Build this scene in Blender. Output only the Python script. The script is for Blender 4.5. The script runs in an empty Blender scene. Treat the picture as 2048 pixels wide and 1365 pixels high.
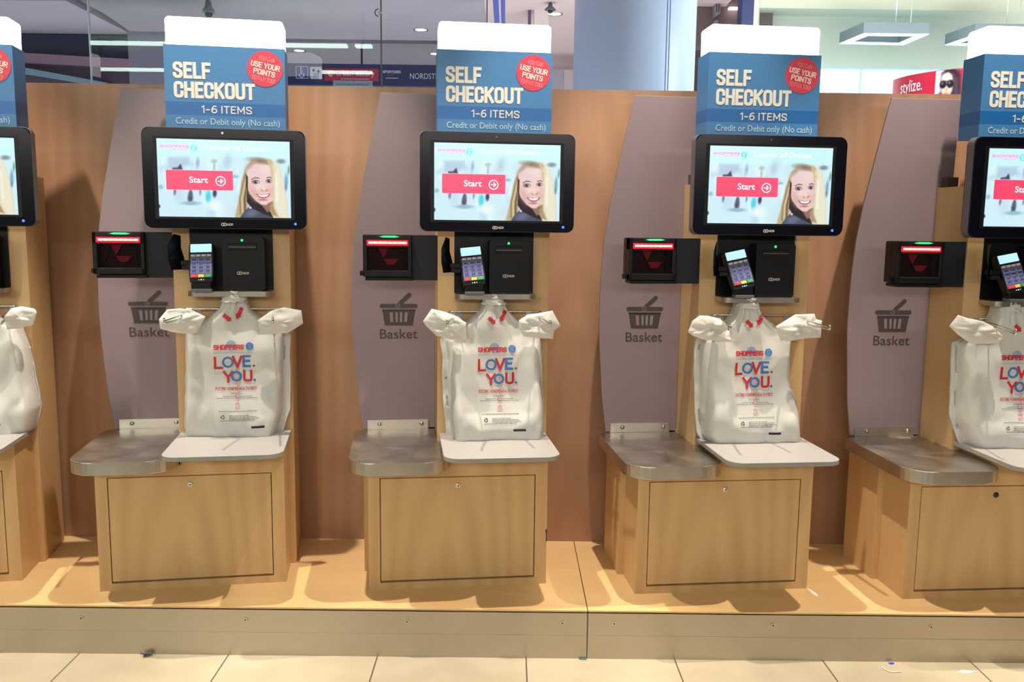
import bpy, bmesh, math, random
import numpy as np
from mathutils import Vector, Matrix, noise
S = bpy.context.scene
COL = S.collection
PI = math.pi

# ------------------------------------------------------------------ camera
F_PX, CY, PITCH, ROLL, YAW, CAM_H = 1760.285, 690.675, 0.132384, 0.012055, -0.003553, 1.1645
fw = Vector((-math.sin(YAW)*math.cos(PITCH), math.cos(YAW)*math.cos(PITCH), -math.sin(PITCH)))
rt = Vector((math.cos(YAW), math.sin(YAW), 0)); up = rt.cross(fw)
rt2 = rt*math.cos(ROLL) + up*math.sin(ROLL); up2 = up*math.cos(ROLL) - rt*math.sin(ROLL)
cam = bpy.data.cameras.new('camera'); camo = bpy.data.objects.new('camera', cam); COL.objects.link(camo)
cam.sensor_width = 36; cam.lens = F_PX/2048*36; cam.shift_y = (CY-682.5)/2048; cam.clip_start = .05
m = Matrix((rt2, up2, -fw)).transposed().to_4x4(); m.translation = (0, 0, CAM_H)
camo.matrix_world = m
S.camera = camo

# ------------------------------------------------------------------ world, exposure
S.view_settings.view_transform = 'Standard'; S.view_settings.look = 'None'
S.view_settings.gamma = 1; S.view_settings.use_curve_mapping = False
S.view_settings.exposure = 0.0
w = bpy.data.worlds.new('world'); S.world = w; w.use_nodes = True
w.node_tree.nodes['Background'].inputs[0].default_value = (1, .90, .78, 1)
w.node_tree.nodes['Background'].inputs[1].default_value = .08

# ------------------------------------------------------------------ shop downlights and added fill lights
def lamp(kind, loc, energy, color, aim=None, **kw):
    d = bpy.data.lights.new('lamp', kind); d.energy = energy; d.color = color
    for k, v in kw.items(): setattr(d, k, v)
    o = bpy.data.objects.new('lamp', d); COL.objects.link(o); o.location = loc
    if aim is not None: o.rotation_euler = (Vector(aim)-Vector(loc)).to_track_quat('-Z', 'Y').to_euler()
    return o
WARM = (1, .89, .74)
for x in (-2.7, -1.69, -.68, .33, 1.33, 2.35):          # shop downlights in a row above the checkouts
    lamp('SPOT', (x, 2.27, 2.8), 228, WARM, (x, 2.28, 0), spot_size=.94, spot_blend=.4, shadow_soft_size=.018)
lamp('AREA', (0, -3, 2.2), 90, (1, .93, .84), (0, 2.4, .8), shape='RECTANGLE', size=7, size_y=.36)   # added frontal fill, in place of the shop's light behind the camera
lamp('AREA', (-3.5, 9, .3), 240, (.88, .91, 1), (-3.5, 10, 3.6), shape='RECTANGLE', size=10, size_y=8)   # added upward fill, in place of mall floor bounce onto ceiling
lamp('AREA', (1.0, 9.5, .8), 34, (1, .95, .93), (1.0, 10.5, 3.6), shape='RECTANGLE', size=2.5, size_y=4)  # added fill that brightens the pale bay from below
lamp('AREA', (4.3, 7.4, 1.2), 225, (.98, 1, .93), (4.3, 9.6, 3.0), shape='RECTANGLE', size=4, size_y=1)  # added fill for the right-hand shop wall, out of sight below the wall top
lamp('AREA', (3.0, 5.9, 2.75), 52, (.97, .98, 1), (1.38, 7, 2.4), shape='RECTANGLE', size=.5, size_y=1.5)  # added light that brightens the right edge of the pillar

# ------------------------------------------------------------------ materials
def lin(c):
    return tuple(((v/255)/12.92 if v/255 <= .04045 else (((v/255)+.055)/1.055)**2.4) for v in c)
MATS = {}
def mat(name, rgb, rough=.5, metal=0, emit=0, spec=.5, srgb=True, coat=0):
    if name in MATS: return MATS[name]
    m = bpy.data.materials.new(name); m.use_nodes = True
    b = m.node_tree.nodes['Principled BSDF']; c = lin(rgb) if srgb else rgb
    b.inputs['Base Color'].default_value = (*c, 1); b.inputs['Roughness'].default_value = rough
    b.inputs['Metallic'].default_value = metal; b.inputs['Specular IOR Level'].default_value = spec
    b.inputs['Coat Weight'].default_value = coat
    if emit: b.inputs['Emission Color'].default_value = (*c, 1); b.inputs['Emission Strength'].default_value = emit
    MATS[name] = m; return m
def nt(m):
    n = m.node_tree; return n, n.nodes, n.links, n.nodes['Principled BSDF']
def wood(name, grain, ca, cb, rough=.42):
    m = mat(name, (200, 160, 100), rough); t, N, L, b = nt(m)
    tc = N.new('ShaderNodeTexCoord'); mp = N.new('ShaderNodeMapping')
    sc = {'z': (5, 5, .55), 'x': (.55, 5, 5)}[grain]; mp.inputs['Scale'].default_value = sc
    L.new(tc.outputs['Object'], mp.inputs[0])
    n1 = N.new('ShaderNodeTexNoise'); n1.inputs['Scale'].default_value = 2.2; n1.inputs['Detail'].default_value = 5; n1.inputs['Distortion'].default_value = 1.4
    L.new(mp.outputs[0], n1.inputs['Vector'])
    mp2 = N.new('ShaderNodeMapping'); mp2.inputs['Scale'].default_value = tuple(s*(16 if s > 1 else 5) for s in sc)
    L.new(tc.outputs['Object'], mp2.inputs[0])
    n2 = N.new('ShaderNodeTexNoise'); n2.inputs['Scale'].default_value = 3; n2.inputs['Detail'].default_value = 3
    L.new(mp2.outputs[0], n2.inputs['Vector'])
    wv = N.new('ShaderNodeTexWave'); wv.wave_type = 'RINGS'; wv.rings_direction = 'Y'; wv.inputs['Scale'].default_value = .9; wv.inputs['Distortion'].default_value = 5; wv.inputs['Detail'].default_value = 2; wv.inputs['Detail Scale'].default_value = .7
    mp3 = N.new('ShaderNodeMapping'); mp3.inputs['Scale'].default_value = {'z': (7, 7, 1.1), 'x': (1.1, 7, 7)}[grain]; mp3.inputs['Location'].default_value = (-1.5, 0, .3); L.new(tc.outputs['Object'], mp3.inputs[0])
    L.new(mp3.outputs[0], wv.inputs[0])
    a1 = N.new('ShaderNodeMath'); a1.operation = 'MULTIPLY_ADD'; a1.inputs[1].default_value = .5; L.new(n1.outputs['Fac'], a1.inputs[0])
    a0 = N.new('ShaderNodeMath'); a0.operation = 'MULTIPLY'; a0.inputs[1].default_value = .19; L.new(wv.outputs['Fac'], a0.inputs[0]); L.new(a0.outputs[0], a1.inputs[2])
    a2 = N.new('ShaderNodeMath'); a2.operation = 'MULTIPLY_ADD'; a2.inputs[1].default_value = .14; L.new(n2.outputs['Fac'], a2.inputs[0]); L.new(a1.outputs[0], a2.inputs[2])
    r = N.new('ShaderNodeValToRGB'); r.color_ramp.elements[0].position = .2; r.color_ramp.elements[1].position = .8
    r.color_ramp.elements[0].color = (*lin(ca), 1); r.color_ramp.elements[1].color = (*lin(cb), 1)
    L.new(a2.outputs[0], r.inputs[0]); L.new(r.outputs[0], b.inputs['Base Color'])
    return m
def steel(name, rgb, rough, axis):
    m = mat(name, rgb, rough, 1); t, N, L, b = nt(m)
    tc = N.new('ShaderNodeTexCoord'); mp = N.new('ShaderNodeMapping')
    mp.inputs['Scale'].default_value = {'x': (3, 260, 260), 'y': (200, 3, 200)}[axis]
    L.new(tc.outputs['Object'], mp.inputs[0])
    n1 = N.new('ShaderNodeTexNoise'); n1.inputs['Scale'].default_value = 2; L.new(mp.outputs[0], n1.inputs['Vector'])
    n2 = N.new('ShaderNodeTexNoise'); n2.inputs['Scale'].default_value = 9; n2.inputs['Detail'].default_value = 4; L.new(tc.outputs['Object'], n2.inputs['Vector'])
    mr = N.new('ShaderNodeMapRange'); mr.inputs[1].default_value = .3; mr.inputs[2].default_value = .7; mr.inputs[3].default_value = rough-.05; mr.inputs[4].default_value = rough+.10
    L.new(n2.outputs['Fac'], mr.inputs[0]); L.new(mr.outputs[0], b.inputs['Roughness'])
    bp = N.new('ShaderNodeBump'); bp.inputs['Strength'].default_value = .012; L.new(n1.outputs['Fac'], bp.inputs['Height']); L.new(bp.outputs[0], b.inputs['Normal'])
    cr = N.new('ShaderNodeMix'); cr.data_type = 'RGBA'; cr.inputs[6].default_value = (*lin(tuple(v*.86 for v in rgb)), 1); cr.inputs[7].default_value = (*lin(rgb), 1)
    L.new(n2.outputs['Fac'], cr.inputs[0]); L.new(cr.outputs[2], b.inputs['Base Color'])
    return m
maple = wood('maple veneer', 'z', (190, 152, 104), (216, 181, 134))
maple_deck = wood('maple deck', 'x', (212, 174, 122), (230, 196, 144), .38)
maple_wall = wood('maple wall', 'z', (158, 118, 90), (180, 139, 108))
brushed = steel('brushed steel', (206, 199, 190), .31, 'y')
kicksteel = steel('kick steel', (192, 184, 168), .36, 'x')
chrome = mat('chrome wire', (205, 203, 200), .18, 1)
greypanel = mat('grey laminate panel', (132, 115, 121), .4)
greyshelf = mat('grey shelf laminate', (160, 157, 156), .42); greyedge = mat('grey shelf edge', (152, 150, 146), .45)
black = mat('black plastic', (8, 8, 13), .4, spec=.3)
gloss = mat('glossy bezel', (5, 6, 18), .2, spec=.25)
dark = mat('dark bracket', (22, 23, 32), .5, spec=.3)
rim = mat('bezel rim', (120, 122, 130), .3, .6)
blue = mat('sign blue', (64, 122, 176), .4); bluedk = mat('sign dark blue', (22, 96, 164), .35)
cream = mat('sign lettering', (226, 221, 210), .5); paleblue = mat('pale lettering', (168, 200, 218), .5)
badge_red = mat('badge red', (206, 58, 80), .4); badge_txt = mat('badge lettering', (240, 214, 210), .5); badge_thin = mat('badge thin lettering', (232, 150, 155), .5)
lightbox = mat('light box acrylic', (250, 250, 255), .4, emit=3.6)
symbol = mat('dark symbol print', (62, 52, 52), .6)
logo = mat('logo grey', (190, 190, 190), .5)
ledred = mat('red light bar', (255, 0, 26), .4, emit=4); ledhot = mat('light bar diodes', (255, 214, 130), .4, emit=5)
ledgreen = mat('green light', (40, 235, 120), .4, emit=1.3); ledblue = mat('blue light', (60, 90, 255), .4, emit=3)
pinkmirror = mat('pink mirror', (190, 60, 80), .25)
darkred = mat('scanner interior', (46, 12, 20), .3)
key_white = mat('white keys', (205, 205, 212), .5); key_num = mat('number keys', (70, 72, 96), .4); key_face = mat('keypad face', (92, 94, 120), .4); key_back = mat('key backlight', (132, 142, 225), .4, emit=.35)
key_red = mat('red key', (226, 56, 60), .4); key_yel = mat('yellow key', (244, 200, 60), .4); key_grn = mat('green key', (40, 165, 80), .4)
lcd = mat('terminal display', (176, 224, 252), .3, emit=.85)
red_ink = mat('red ink', (190, 34, 46), .5); blue_ink = mat('blue ink', (52, 112, 178), .5); black_ink = mat('dark ink', (98, 98, 102), .6)
pale_ink = mat('show through blue', (138, 158, 190), .6); pink_ink = mat('show through red', (214, 160, 160), .6); solid_ink = mat('black ink', (28, 27, 27), .6)
screen_red = mat('screen red', (238, 58, 92), .3, emit=1.0); screen_white = mat('screen white', (255, 245, 250), .3, emit=1.0)
screen_pink = mat('screen pink', (236, 120, 190), .3, emit=.9); screen_teal = mat('screen teal', (70, 190, 215), .3, emit=.9); screen_faint = mat('screen faint', (214, 250, 251), .3, emit=.9)
screw_m = mat('screw metal', (185, 178, 168), .3, 1); hole = mat('screw recess', (25, 22, 20), .6)
# plastic film
film = mat('white plastic film', (233, 232, 229), .33); t, N, L, b = nt(film)
tr = N.new('ShaderNodeBsdfTranslucent'); tr.inputs[0].default_value = (*lin((225, 220, 212)), 1)
mx = N.new('ShaderNodeMixShader'); mx.inputs[0].default_value = .28
L.new(b.outputs[0], mx.inputs[1]); L.new(tr.outputs[0], mx.inputs[2]); L.new(mx.outputs[0], N['Material Output'].inputs[0])
# glass: clear with a mirror-like sheen
glass = bpy.data.materials.new('clear glass'); glass.use_nodes = True; N = glass.node_tree.nodes; L = glass.node_tree.links
N.remove(N['Principled BSDF']); a = N.new('ShaderNodeBsdfTransparent'); a.inputs[0].default_value = (.95, .97, .98, 1); g = N.new('ShaderNodeBsdfGlossy'); g.inputs['Roughness'].default_value = 0
fr = N.new('ShaderNodeFresnel'); fr.inputs[0].default_value = 1.5; mx = N.new('ShaderNodeMixShader')
gm = N.new('ShaderNodeNewGeometry'); iv = N.new('ShaderNodeMath'); iv.operation = 'SUBTRACT'; iv.inputs[0].default_value = 1; L.new(gm.outputs['Backfacing'], iv.inputs[1])
ml = N.new('ShaderNodeMath'); ml.operation = 'MULTIPLY'; L.new(fr.outputs[0], ml.inputs[0]); L.new(iv.outputs[0], ml.inputs[1])
L.new(ml.outputs[0], mx.inputs[0]); L.new(a.outputs[0], mx.inputs[1]); L.new(g.outputs[0], mx.inputs[2]); L.new(mx.outputs[0], N['Material Output'].inputs[0])
MATS['clear glass'] = glass
# scanner window: red tinted film of glass
sglass = bpy.data.materials.new('scanner glass'); sglass.use_nodes = True; N = sglass.node_tree.nodes; L = sglass.node_tree.links
N.remove(N['Principled BSDF']); a = N.new('ShaderNodeBsdfTransparent'); a.inputs[0].default_value = (.55, .40, .42, 1); g = N.new('ShaderNodeBsdfGlossy'); g.inputs['Roughness'].default_value = .03
mx = N.new('ShaderNodeMixShader'); fr = N.new('ShaderNodeFresnel'); fr.inputs[0].default_value = 1.5
L.new(fr.outputs[0], mx.inputs[0]); L.new(a.outputs[0], mx.inputs[1]); L.new(g.outputs[0], mx.inputs[2]); L.new(mx.outputs[0], N['Material Output'].inputs[0])
# vertex-coloured picture that glows (screens) or not (posters)
def picture_mat(name, strength):
    m = mat(name, (0, 0, 0), .3); t, N, L, b = nt(m)
    v = N.new('ShaderNodeVertexColor'); v.layer_name = 'Col'
    if strength:
        L.new(v.outputs[0], b.inputs['Emission Color']); b.inputs['Emission Strength'].default_value = strength
        b.inputs['Base Color'].default_value = (.01, .01, .015, 1); b.inputs['Roughness'].default_value = .15
    else: L.new(v.outputs[0], b.inputs['Base Color'])
    return m
screen_pic = picture_mat('screen picture', 1.0); poster_pic = picture_mat('poster picture', 0)

# ------------------------------------------------------------------ mesh builder; coordinates are (u right, v towards viewer, w up)
class MB:
    def __init__(s): s.v = []; s.f = []; s.mi = []; s.sm = []; s.mats = []
    def mid(s, m):
        if m not in s.mats: s.mats.append(m)
        return s.mats.index(m)
    def add(s, verts, faces, m, smooth=False):
        o = len(s.v); s.v += [tuple(p) for p in verts]; k = s.mid(m)
        for f in faces: s.f.append([i+o for i in f]); s.mi.append(k); s.sm.append(smooth)
    def box(s, u0, u1, v0, v1, w0, w1, m, bevel=0):
        bm = bmesh.new(); bmesh.ops.create_cube(bm, size=1)
        for q in bm.verts: q.co = ((u0+u1)/2+q.co.x*(u1-u0), (v0+v1)/2+q.co.y*(v1-v0), (w0+w1)/2+q.co.z*(w1-w0))
        if bevel: bmesh.ops.bevel(bm, geom=bm.edges[:], offset=bevel, segments=2, affect='EDGES', profile=.5)
        s.bm(bm, m)
    def bm(s, bm, m, smooth=False):
        bm.verts.ensure_lookup_table(); bm.verts.index_update()
        s.add([q.co[:] for q in bm.verts], [[q.index for q in f.verts] for f in bm.faces], m, smooth); bm.free()
    def prism(s, poly, a0, a1, axis, m, bevel=0, cap=None):
        n = len(poly)
        P = (lambda p, a: (p[0], p[1], a)) if axis == 'w' else (lambda p, a: (p[0], a, p[1])) if axis == 'v' else (lambda p, a: (a, p[0], p[1]))
        bm = bmesh.new(); A = [bm.verts.new(P(p, a0)) for p in poly]; B = [bm.verts.new(P(p, a1)) for p in poly]
        fa = bm.faces.new(A); fb = bm.faces.new(B[::-1])
        for i in range(n): bm.faces.new((A[i], B[i], B[(i+1) % n], A[(i+1) % n]))
        if bevel:
            es = list(set(fa.edges[:]+fb.edges[:])); bmesh.ops.bevel(bm, geom=es, offset=bevel, segments=2, affect='EDGES', profile=.5)
        s.bm(bm, m)
    def tube(s, pts, r, m, seg=10):
        pts = [Vector(p) for p in pts]; V = []; Fc = []; n = len(pts); ref = None
        for i, p in enumerate(pts):
            d = (pts[min(i+1, n-1)]-pts[max(i-1, 0)]).normalized()
            if ref is None: ref = Vector((0, 0, 1)) if abs(d.z) < .9 else Vector((1, 0, 0))
            x = d.cross(ref).normalized(); y = x.cross(d); ref = y
            for k in range(seg): V.append(p+(x*math.cos(2*PI*k/seg)+y*math.sin(2*PI*k/seg))*r)
        for i in range(n-1):
            for k in range(seg): Fc.append([i*seg+k, i*seg+(k+1) % seg, (i+1)*seg+(k+1) % seg, (i+1)*seg+k])
        s.add(V, Fc, m, True); s.add(V[:seg], [list(range(seg))[::-1]], m); s.add(V[-seg:], [list(range(seg))], m)
    def disc(s, u, v, w, r, t, m, seg=28):   # coin facing the viewer
        s.prism([(u+r*math.cos(2*PI*k/seg), w+r*math.sin(2*PI*k/seg)) for k in range(seg)], v-t, v, 'v', m)
    def ring(s, u, v, w, r0, r1, m, seg=32, a0=0, a1=2*PI):
        n = seg; V = []
        for k in range(n+1):
            a = a0+(a1-a0)*k/n
            V += [(u+r0*math.cos(a), v, w+r0*math.sin(a)), (u+r1*math.cos(a), v, w+r1*math.sin(a))]
        s.add(V, [[2*k, 2*k+1, 2*k+3, 2*k+2] for k in range(n)], m)
    def flat(s, poly, v, m):
        s.add([(p[0], v(*p) if callable(v) else v, p[1]) for p in poly], [list(range(len(poly)))], m)
    def quad(s, u0, u1, w0, w1, v, m): s.flat([(u0, w0), (u1, w0), (u1, w1), (u0, w1)], v, m)
    def lathe(s, prof, m, c=(0, 0, 0), seg=32):
        V = []; n = len(prof)
        for k in range(seg):
            a = 2*PI*k/seg
            V += [(c[0]+r*math.cos(a), c[1]+r*math.sin(a), c[2]+z) for r, z in prof]
        s.add(V, [[k*n+i, ((k+1) % seg)*n+i, ((k+1) % seg)*n+i+1, k*n+i+1] for k in range(seg) for i in range(n-1)], m, True)
    def text(s, st, u0, u1, w0, w1, v, m, bold=0, rot=0, piv=None, fine=0):
        V, Fc = glyphs(st, bold, fine); out = []
        c, sn = math.cos(rot), math.sin(rot); pu, pw = piv or ((u0+u1)/2, (w0+w1)/2)
        for x, y in V:
            a = u0+x*(u1-u0)-pu; b2 = w0+y*(w1-w0)-pw
            a, b2 = pu+a*c-b2*sn, pw+a*sn+b2*c
            out.append((a, v(a, b2) if callable(v) else v, b2))
        s.add(out, Fc, m)
    def mesh(s, name, recalc=True, colors=None):
        me = bpy.data.meshes.new(name)
        me.from_pydata([(x, -y, z) for x, y, z in s.v], [], s.f)
        for k in s.mats: me.materials.append(k)
        me.polygons.foreach_set('material_index', s.mi); me.polygons.foreach_set('use_smooth', s.sm)
        if recalc:
            bm = bmesh.new(); bm.from_mesh(me); bmesh.ops.recalc_face_normals(bm, faces=bm.faces); bm.to_mesh(me); bm.free()
        if colors is not None:
            at = me.color_attributes.new('Col', 'FLOAT_COLOR', 'POINT'); at.data.foreach_set('color', np.asarray(colors, np.float32).ravel())
        me.update(); return me
GC = {}
def glyphs(st, bold, fine):
    k = (st, bold, fine)
    if k in GC: return GC[k]
    cu = bpy.data.curves.new('t', 'FONT'); cu.body = st; cu.offset = bold; cu.resolution_u = 3
    ob = bpy.data.objects.new('t', cu); COL.objects.link(ob)
    me = bpy.data.meshes.new_from_object(ob.evaluated_get(bpy.context.evaluated_depsgraph_get()))
    bpy.data.objects.remove(ob); bpy.data.curves.remove(cu)
    bm = bmesh.new(); bm.from_mesh(me); bpy.data.meshes.remove(me)
    bmesh.ops.remove_doubles(bm, verts=bm.verts, dist=1e-5)
    if fine:
        bmesh.ops.triangulate(bm, faces=bm.faces)
        for _ in range(3):
            es = [e for e in bm.edges if e.calc_length() > fine]
            if es: bmesh.ops.subdivide_edges(bm, edges=es, cuts=1); bmesh.ops.triangulate(bm, faces=bm.faces)
    bm.verts.index_update(); co = [(v.co.x, v.co.y) for v in bm.verts]
    x0, x1 = min(c[0] for c in co), max(c[0] for c in co); y0, y1 = min(c[1] for c in co), max(c[1] for c in co)
    GC[k] = ([((x-x0)/(x1-x0), (y-y0)/(y1-y0)) for x, y in co], [[v.index for v in f.verts][::-1] for f in bm.faces]); bm.free()
    return GC[k]
ARC_S = [(1, .8), (.95, .91), (.78, .985), (.5, 1), (.22, .985), (.05, .9), (0, .76), (.05, .645), (.22, .565), (.5, .505), (.78, .44), (.95, .36), (1, .24), (.95, .1), (.78, .015), (.5, 0), (.22, .015), (.05, .09), (0, .2)]
RND = [(1, .30), (1, .18), (.93, .07), (.75, .01), (.5, 0), (.25, .01), (.07, .07), (0, .18), (0, .82), (.07, .93), (.25, .99), (.5, 1), (.75, .99), (.93, .93), (1, .82)]
BOWL = [(0, 1), (.6, 1), (.85, .97), (.98, .88), (1, .76), (.98, .64), (.85, .54), (.6, .5), (0, .5)]
STROKES = {'S': (.8, [ARC_S]), 'C': (.8, [RND+[(1, .70)]]), 'O': (.84, [RND+[RND[0]]]), 'E': (.68, [[(1, 1), (0, 1), (0, 0), (1, 0)], [(0, .52), (.85, .52)]]), 'L': (.62, [[(0, 1), (0, 0), (1, 0)]]),
 'F': (.66, [[(1, 1), (0, 1), (0, 0)], [(0, .5), (.85, .5)]]), 'H': (.84, [[(0, 0), (0, 1)], [(1, 0), (1, 1)], [(0, .52), (1, .52)]]), 'K': (.84, [[(0, 0), (0, 1)], [(1, 1), (.02, .42)], [(.34, .62), (1, 0)]]),
 'U': (.82, [[(0, 1), (0, .2), (.07, .07), (.25, .01), (.5, 0), (.75, .01), (.93, .07), (1, .2), (1, 1)]]), 'T': (.76, [[(0, 1), (1, 1)], [(.5, 1), (.5, 0)]]), 'Y': (.88, [[(0, 1), (.5, .46), (1, 1)], [(.5, .46), (.5, 0)]]),
 'A': (.9, [[(0, 0), (.5, 1), (1, 0)], [(.2, .3), (.8, .3)]]), 'N': (.86, [[(0, 0), (0, 1)], [(0, 1), (1, 0)], [(1, 0), (1, 1)]]), 'R': (.84, [[(0, 0), (0, 1)], BOWL, [(.55, .5), (1, 0)]]), 'P': (.8, [[(0, 0), (0, 1)], BOWL]),
 'I': (.0, [[(.5, 0), (.5, 1)]]), 'V': (.92, [[(0, 1), (.5, 0), (1, 1)]]), 'W': (1.2, [[(0, 1), (.25, 0), (.5, .85), (.75, 0), (1, 1)]]), 'M': (1.05, [[(0, 0), (0, 1)], [(0, 1), (.5, .25), (1, 1)], [(1, 1), (1, 0)]]),
 'G': (.82, [RND[::-1]+[(1, .46), (.6, .46)]]), 'D': (.84, [[(0, 0), (0, 1), (.5, 1), (.8, .96), (.97, .82), (1, .65), (1, .35), (.97, .18), (.8, .04), (.5, 0), (0, 0)]]), '!': (0, [[(.5, .35), (.5, 1)], [(.5, 0), (.5, .06)]]),
 "'": (0, [[(.5, .75), (.5, 1)]]), '1': (.3, [[(0, .82), (1, 1), (1, 0)]]), '-': (.5, [[(0, .42), (1, .42)]]), '6': (.78, [[(.9, .97), (.5, 1), (.15, .8), (0, .45), (.02, .2), (.25, .01), (.5, 0), (.75, .01), (.98, .18), (1, .35), (.9, .52), (.6, .6), (.3, .55), (.05, .4)]])}
def caps(m, st, u0, u1, w0, w1, v, t, mt, rot=0, piv=None, off=0, sub=0, gap=.28, only=None):   # even-stroke capitals filling a box
    adv = []; x = 0
    for ch in st:
        if ch == ' ': x += .48; continue
        adv.append((ch, x, STROKES[ch][0])); x += STROKES[ch][0]+gap+.12
    tot = x-gap-.12; n = len(st.replace(' ', '')); H = w1-w0-t
    tw = (u1-u0-t)/tot; k = t/tw if False else 1
    c, sn = math.cos(rot), math.sin(rot); pu, pw = piv or ((u0+u1)/2, (w0+w1)/2)
    for gi, (ch, gx, gw) in enumerate(adv):
        mm = mt[gi % len(mt)] if isinstance(mt, (list, tuple)) else mt
        for pi_, pl in enumerate(STROKES[ch][1]):
            P = [Vector((u0+t/2+(gx+p[0]*gw)*tw, w0+t/2+p[1]*H)) for p in pl]
            closed = (P[0]-P[-1]).length < 1e-7
            if not closed:
                P[0] += (P[0]-P[1]).normalized()*t/2; P[-1] += (P[-1]-P[-2]).normalized()*t/2
            if sub:
                Q = [P[0]]
                for a, b in zip(P, P[1:]):
                    q = max(1, int((b-a).length/sub)); Q += [a.lerp(b, i/q) for i in range(1, q+1)]
                P = Q
            V = []; N = len(P)
            for i in range(N):
                a = P[i]-P[i-1] if i else (P[0]-P[-2] if closed else P[1]-P[0]); b = P[i+1]-P[i] if i < N-1 else (P[1]-P[0] if closed else a)
                if not i and not closed: a = b
                a, b = a.normalized(), b.normalized(); na, nb = Vector((-a.y, a.x)), Vector((-b.y, b.x)); mi = (na+nb)
                mi = mi.normalized() if mi.length > 1e-6 else na; mi = mi/max(.62, mi.dot(na))
                for s_ in (1, -1):
                    q = P[i]+mi*(s_*t/2); q = Vector((pu+(q.x-pu)*c-(q.y-pw)*sn, pw+(q.x-pu)*sn+(q.y-pw)*c)); V.append((q.x, (v(q.x, q.y) if callable(v) else v)+off+pi_*.00012, q.y))
            m.add(V, [[2*i, 2*i+1, 2*i+3, 2*i+2] for i in range(N-1)], mm)
def rrect(u0, u1, w0, w1, r, seg=6, corners=(1, 1, 1, 1)):   # order: low-left, low-right, high-right, high-left
    P = []
    for i, (cu, cw, a0) in enumerate(((u0, w0, PI), (u1, w0, 1.5*PI), (u1, w1, 0), (u0, w1, .5*PI))):
        if not corners[i]: P.append((cu, cw)); continue
        ou = cu+r if cu == u0 else cu-r; ow = cw+r if cw == w0 else cw-r
        for k in range(seg+1):
            a = a0+.5*PI*k/seg; P.append((ou+r*math.cos(a), ow+r*math.sin(a)))
    return P

# ------------------------------------------------------------------ objects
CACHE = {}
def empty(name, mtx, label, cat, group=None):
    o = bpy.data.objects.new(name, None); COL.objects.link(o); o.matrix_world = mtx; o.empty_display_size = .05
    o['label'] = label; o['category'] = cat
    if group: o['group'] = group
    return o
class Thing:      # an Empty at the thing's base; parts are built in the frame's coordinates
    def __init__(s, name, label, cat, frame, base, group=None, local=False, spin=None):
        s.base = Vector((0, 0, 0)) if local else Vector((base[0], -base[1], base[2]))
        mtx = frame @ Matrix.Translation((base[0], -base[1], base[2]))
        if spin is not None: mtx = mtx @ spin
        s.root = empty(name, mtx, label, cat, group)
    def part(s, name, key, build, parent=None, label=None, colors=None):
        if key is None or key not in CACHE:
            mb = MB(); r = build(mb); me = mb.mesh(name, recalc=not (r and r.get('keep')), colors=(r or {}).get('colors'))
            if key: CACHE[key] = me
        else: me = CACHE[key]
        o = bpy.data.objects.new(name, me); COL.objects.link(o)
        o.parent = parent or s.root
        if parent is None: o.location = -s.base
        if label: o['label'] = label
        return o
def single(name, build, label=None, cat=None, group=None, kind=None, loc=(0, 0, 0)):   # thing or setting of one mesh, world axes (x, -y, z)
    mb = MB(); r = build(mb); me = mb.mesh(name, recalc=not (r and r.get('keep')), colors=(r or {}).get('colors'))
    o = bpy.data.objects.new(name, me); COL.objects.link(o)
    me.transform(Matrix.Translation(-Vector(loc))); o.location = loc
    if label: o['label'] = label; o['category'] = cat
    if group: o['group'] = group
    if kind: o['kind'] = kind
    return o
I4 = Matrix.Identity(4)
ZP, YP, YW, ZT = .1371, 2.2708, 2.8056, 1.592

# ------------------------------------------------------------------ setting
TILE, TX = .406, .0569
fl = mat('cream floor tile', (226, 214, 190), .33); t, N, L, b = nt(fl)
tc = N.new('ShaderNodeTexCoord'); sx = N.new('ShaderNodeSeparateXYZ'); L.new(tc.outputs['Object'], sx.inputs[0])
def joint(out, off):
    a = N.new('ShaderNodeMath'); a.operation = 'MULTIPLY_ADD'; a.inputs[1].default_value = 1/TILE; a.inputs[2].default_value = -off/TILE+.5; L.new(out, a.inputs[0])
    f = N.new('ShaderNodeMath'); f.operation = 'FRACT'; L.new(a.outputs[0], f.inputs[0])
    c = N.new('ShaderNodeMath'); c.operation = 'SUBTRACT'; c.inputs[1].default_value = .5; L.new(f.outputs[0], c.inputs[0])
    d = N.new('ShaderNodeMath'); d.operation = 'ABSOLUTE'; L.new(c.outputs[0], d.inputs[0])
    e = N.new('ShaderNodeMath'); e.operation = 'LESS_THAN'; e.inputs[1].default_value = .0048; L.new(d.outputs[0], e.inputs[0]); return e.outputs[0]
mxm = N.new('ShaderNodeMath'); mxm.operation = 'MAXIMUM'; L.new(joint(sx.outputs[0], TX), mxm.inputs[0]); L.new(joint(sx.outputs[1], YP-.33), mxm.inputs[1])
nz = N.new('ShaderNodeTexNoise'); nz.inputs['Scale'].default_value = 7; nz.inputs['Detail'].default_value = 5; L.new(tc.outputs['Object'], nz.inputs['Vector'])
rp = N.new('ShaderNodeValToRGB'); rp.color_ramp.elements[0].position = .3; rp.color_ramp.elements[1].position = .65
rp.color_ramp.elements[0].color = (*lin((176, 162, 138)), 1); rp.color_ramp.elements[1].color = (*lin((190, 177, 154)), 1); L.new(nz.outputs['Fac'], rp.inputs[0])
mc = N.new('ShaderNodeMix'); mc.data_type = 'RGBA'; mc.inputs[7].default_value = (*lin((96, 78, 62)), 1); L.new(mxm.outputs[0], mc.inputs[0]); L.new(rp.outputs[0], mc.inputs[6]); L.new(mc.outputs[2], b.inputs['Base Color'])
single('floor', lambda m: m.box(-5, 5, -YP, 4.5, -.05, 0, fl), kind='structure')
single('wall_back', lambda m: m.box(-3.6, 3.8, -YW-.045, -YW, 0, ZT, maple_wall), kind='structure')

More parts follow.
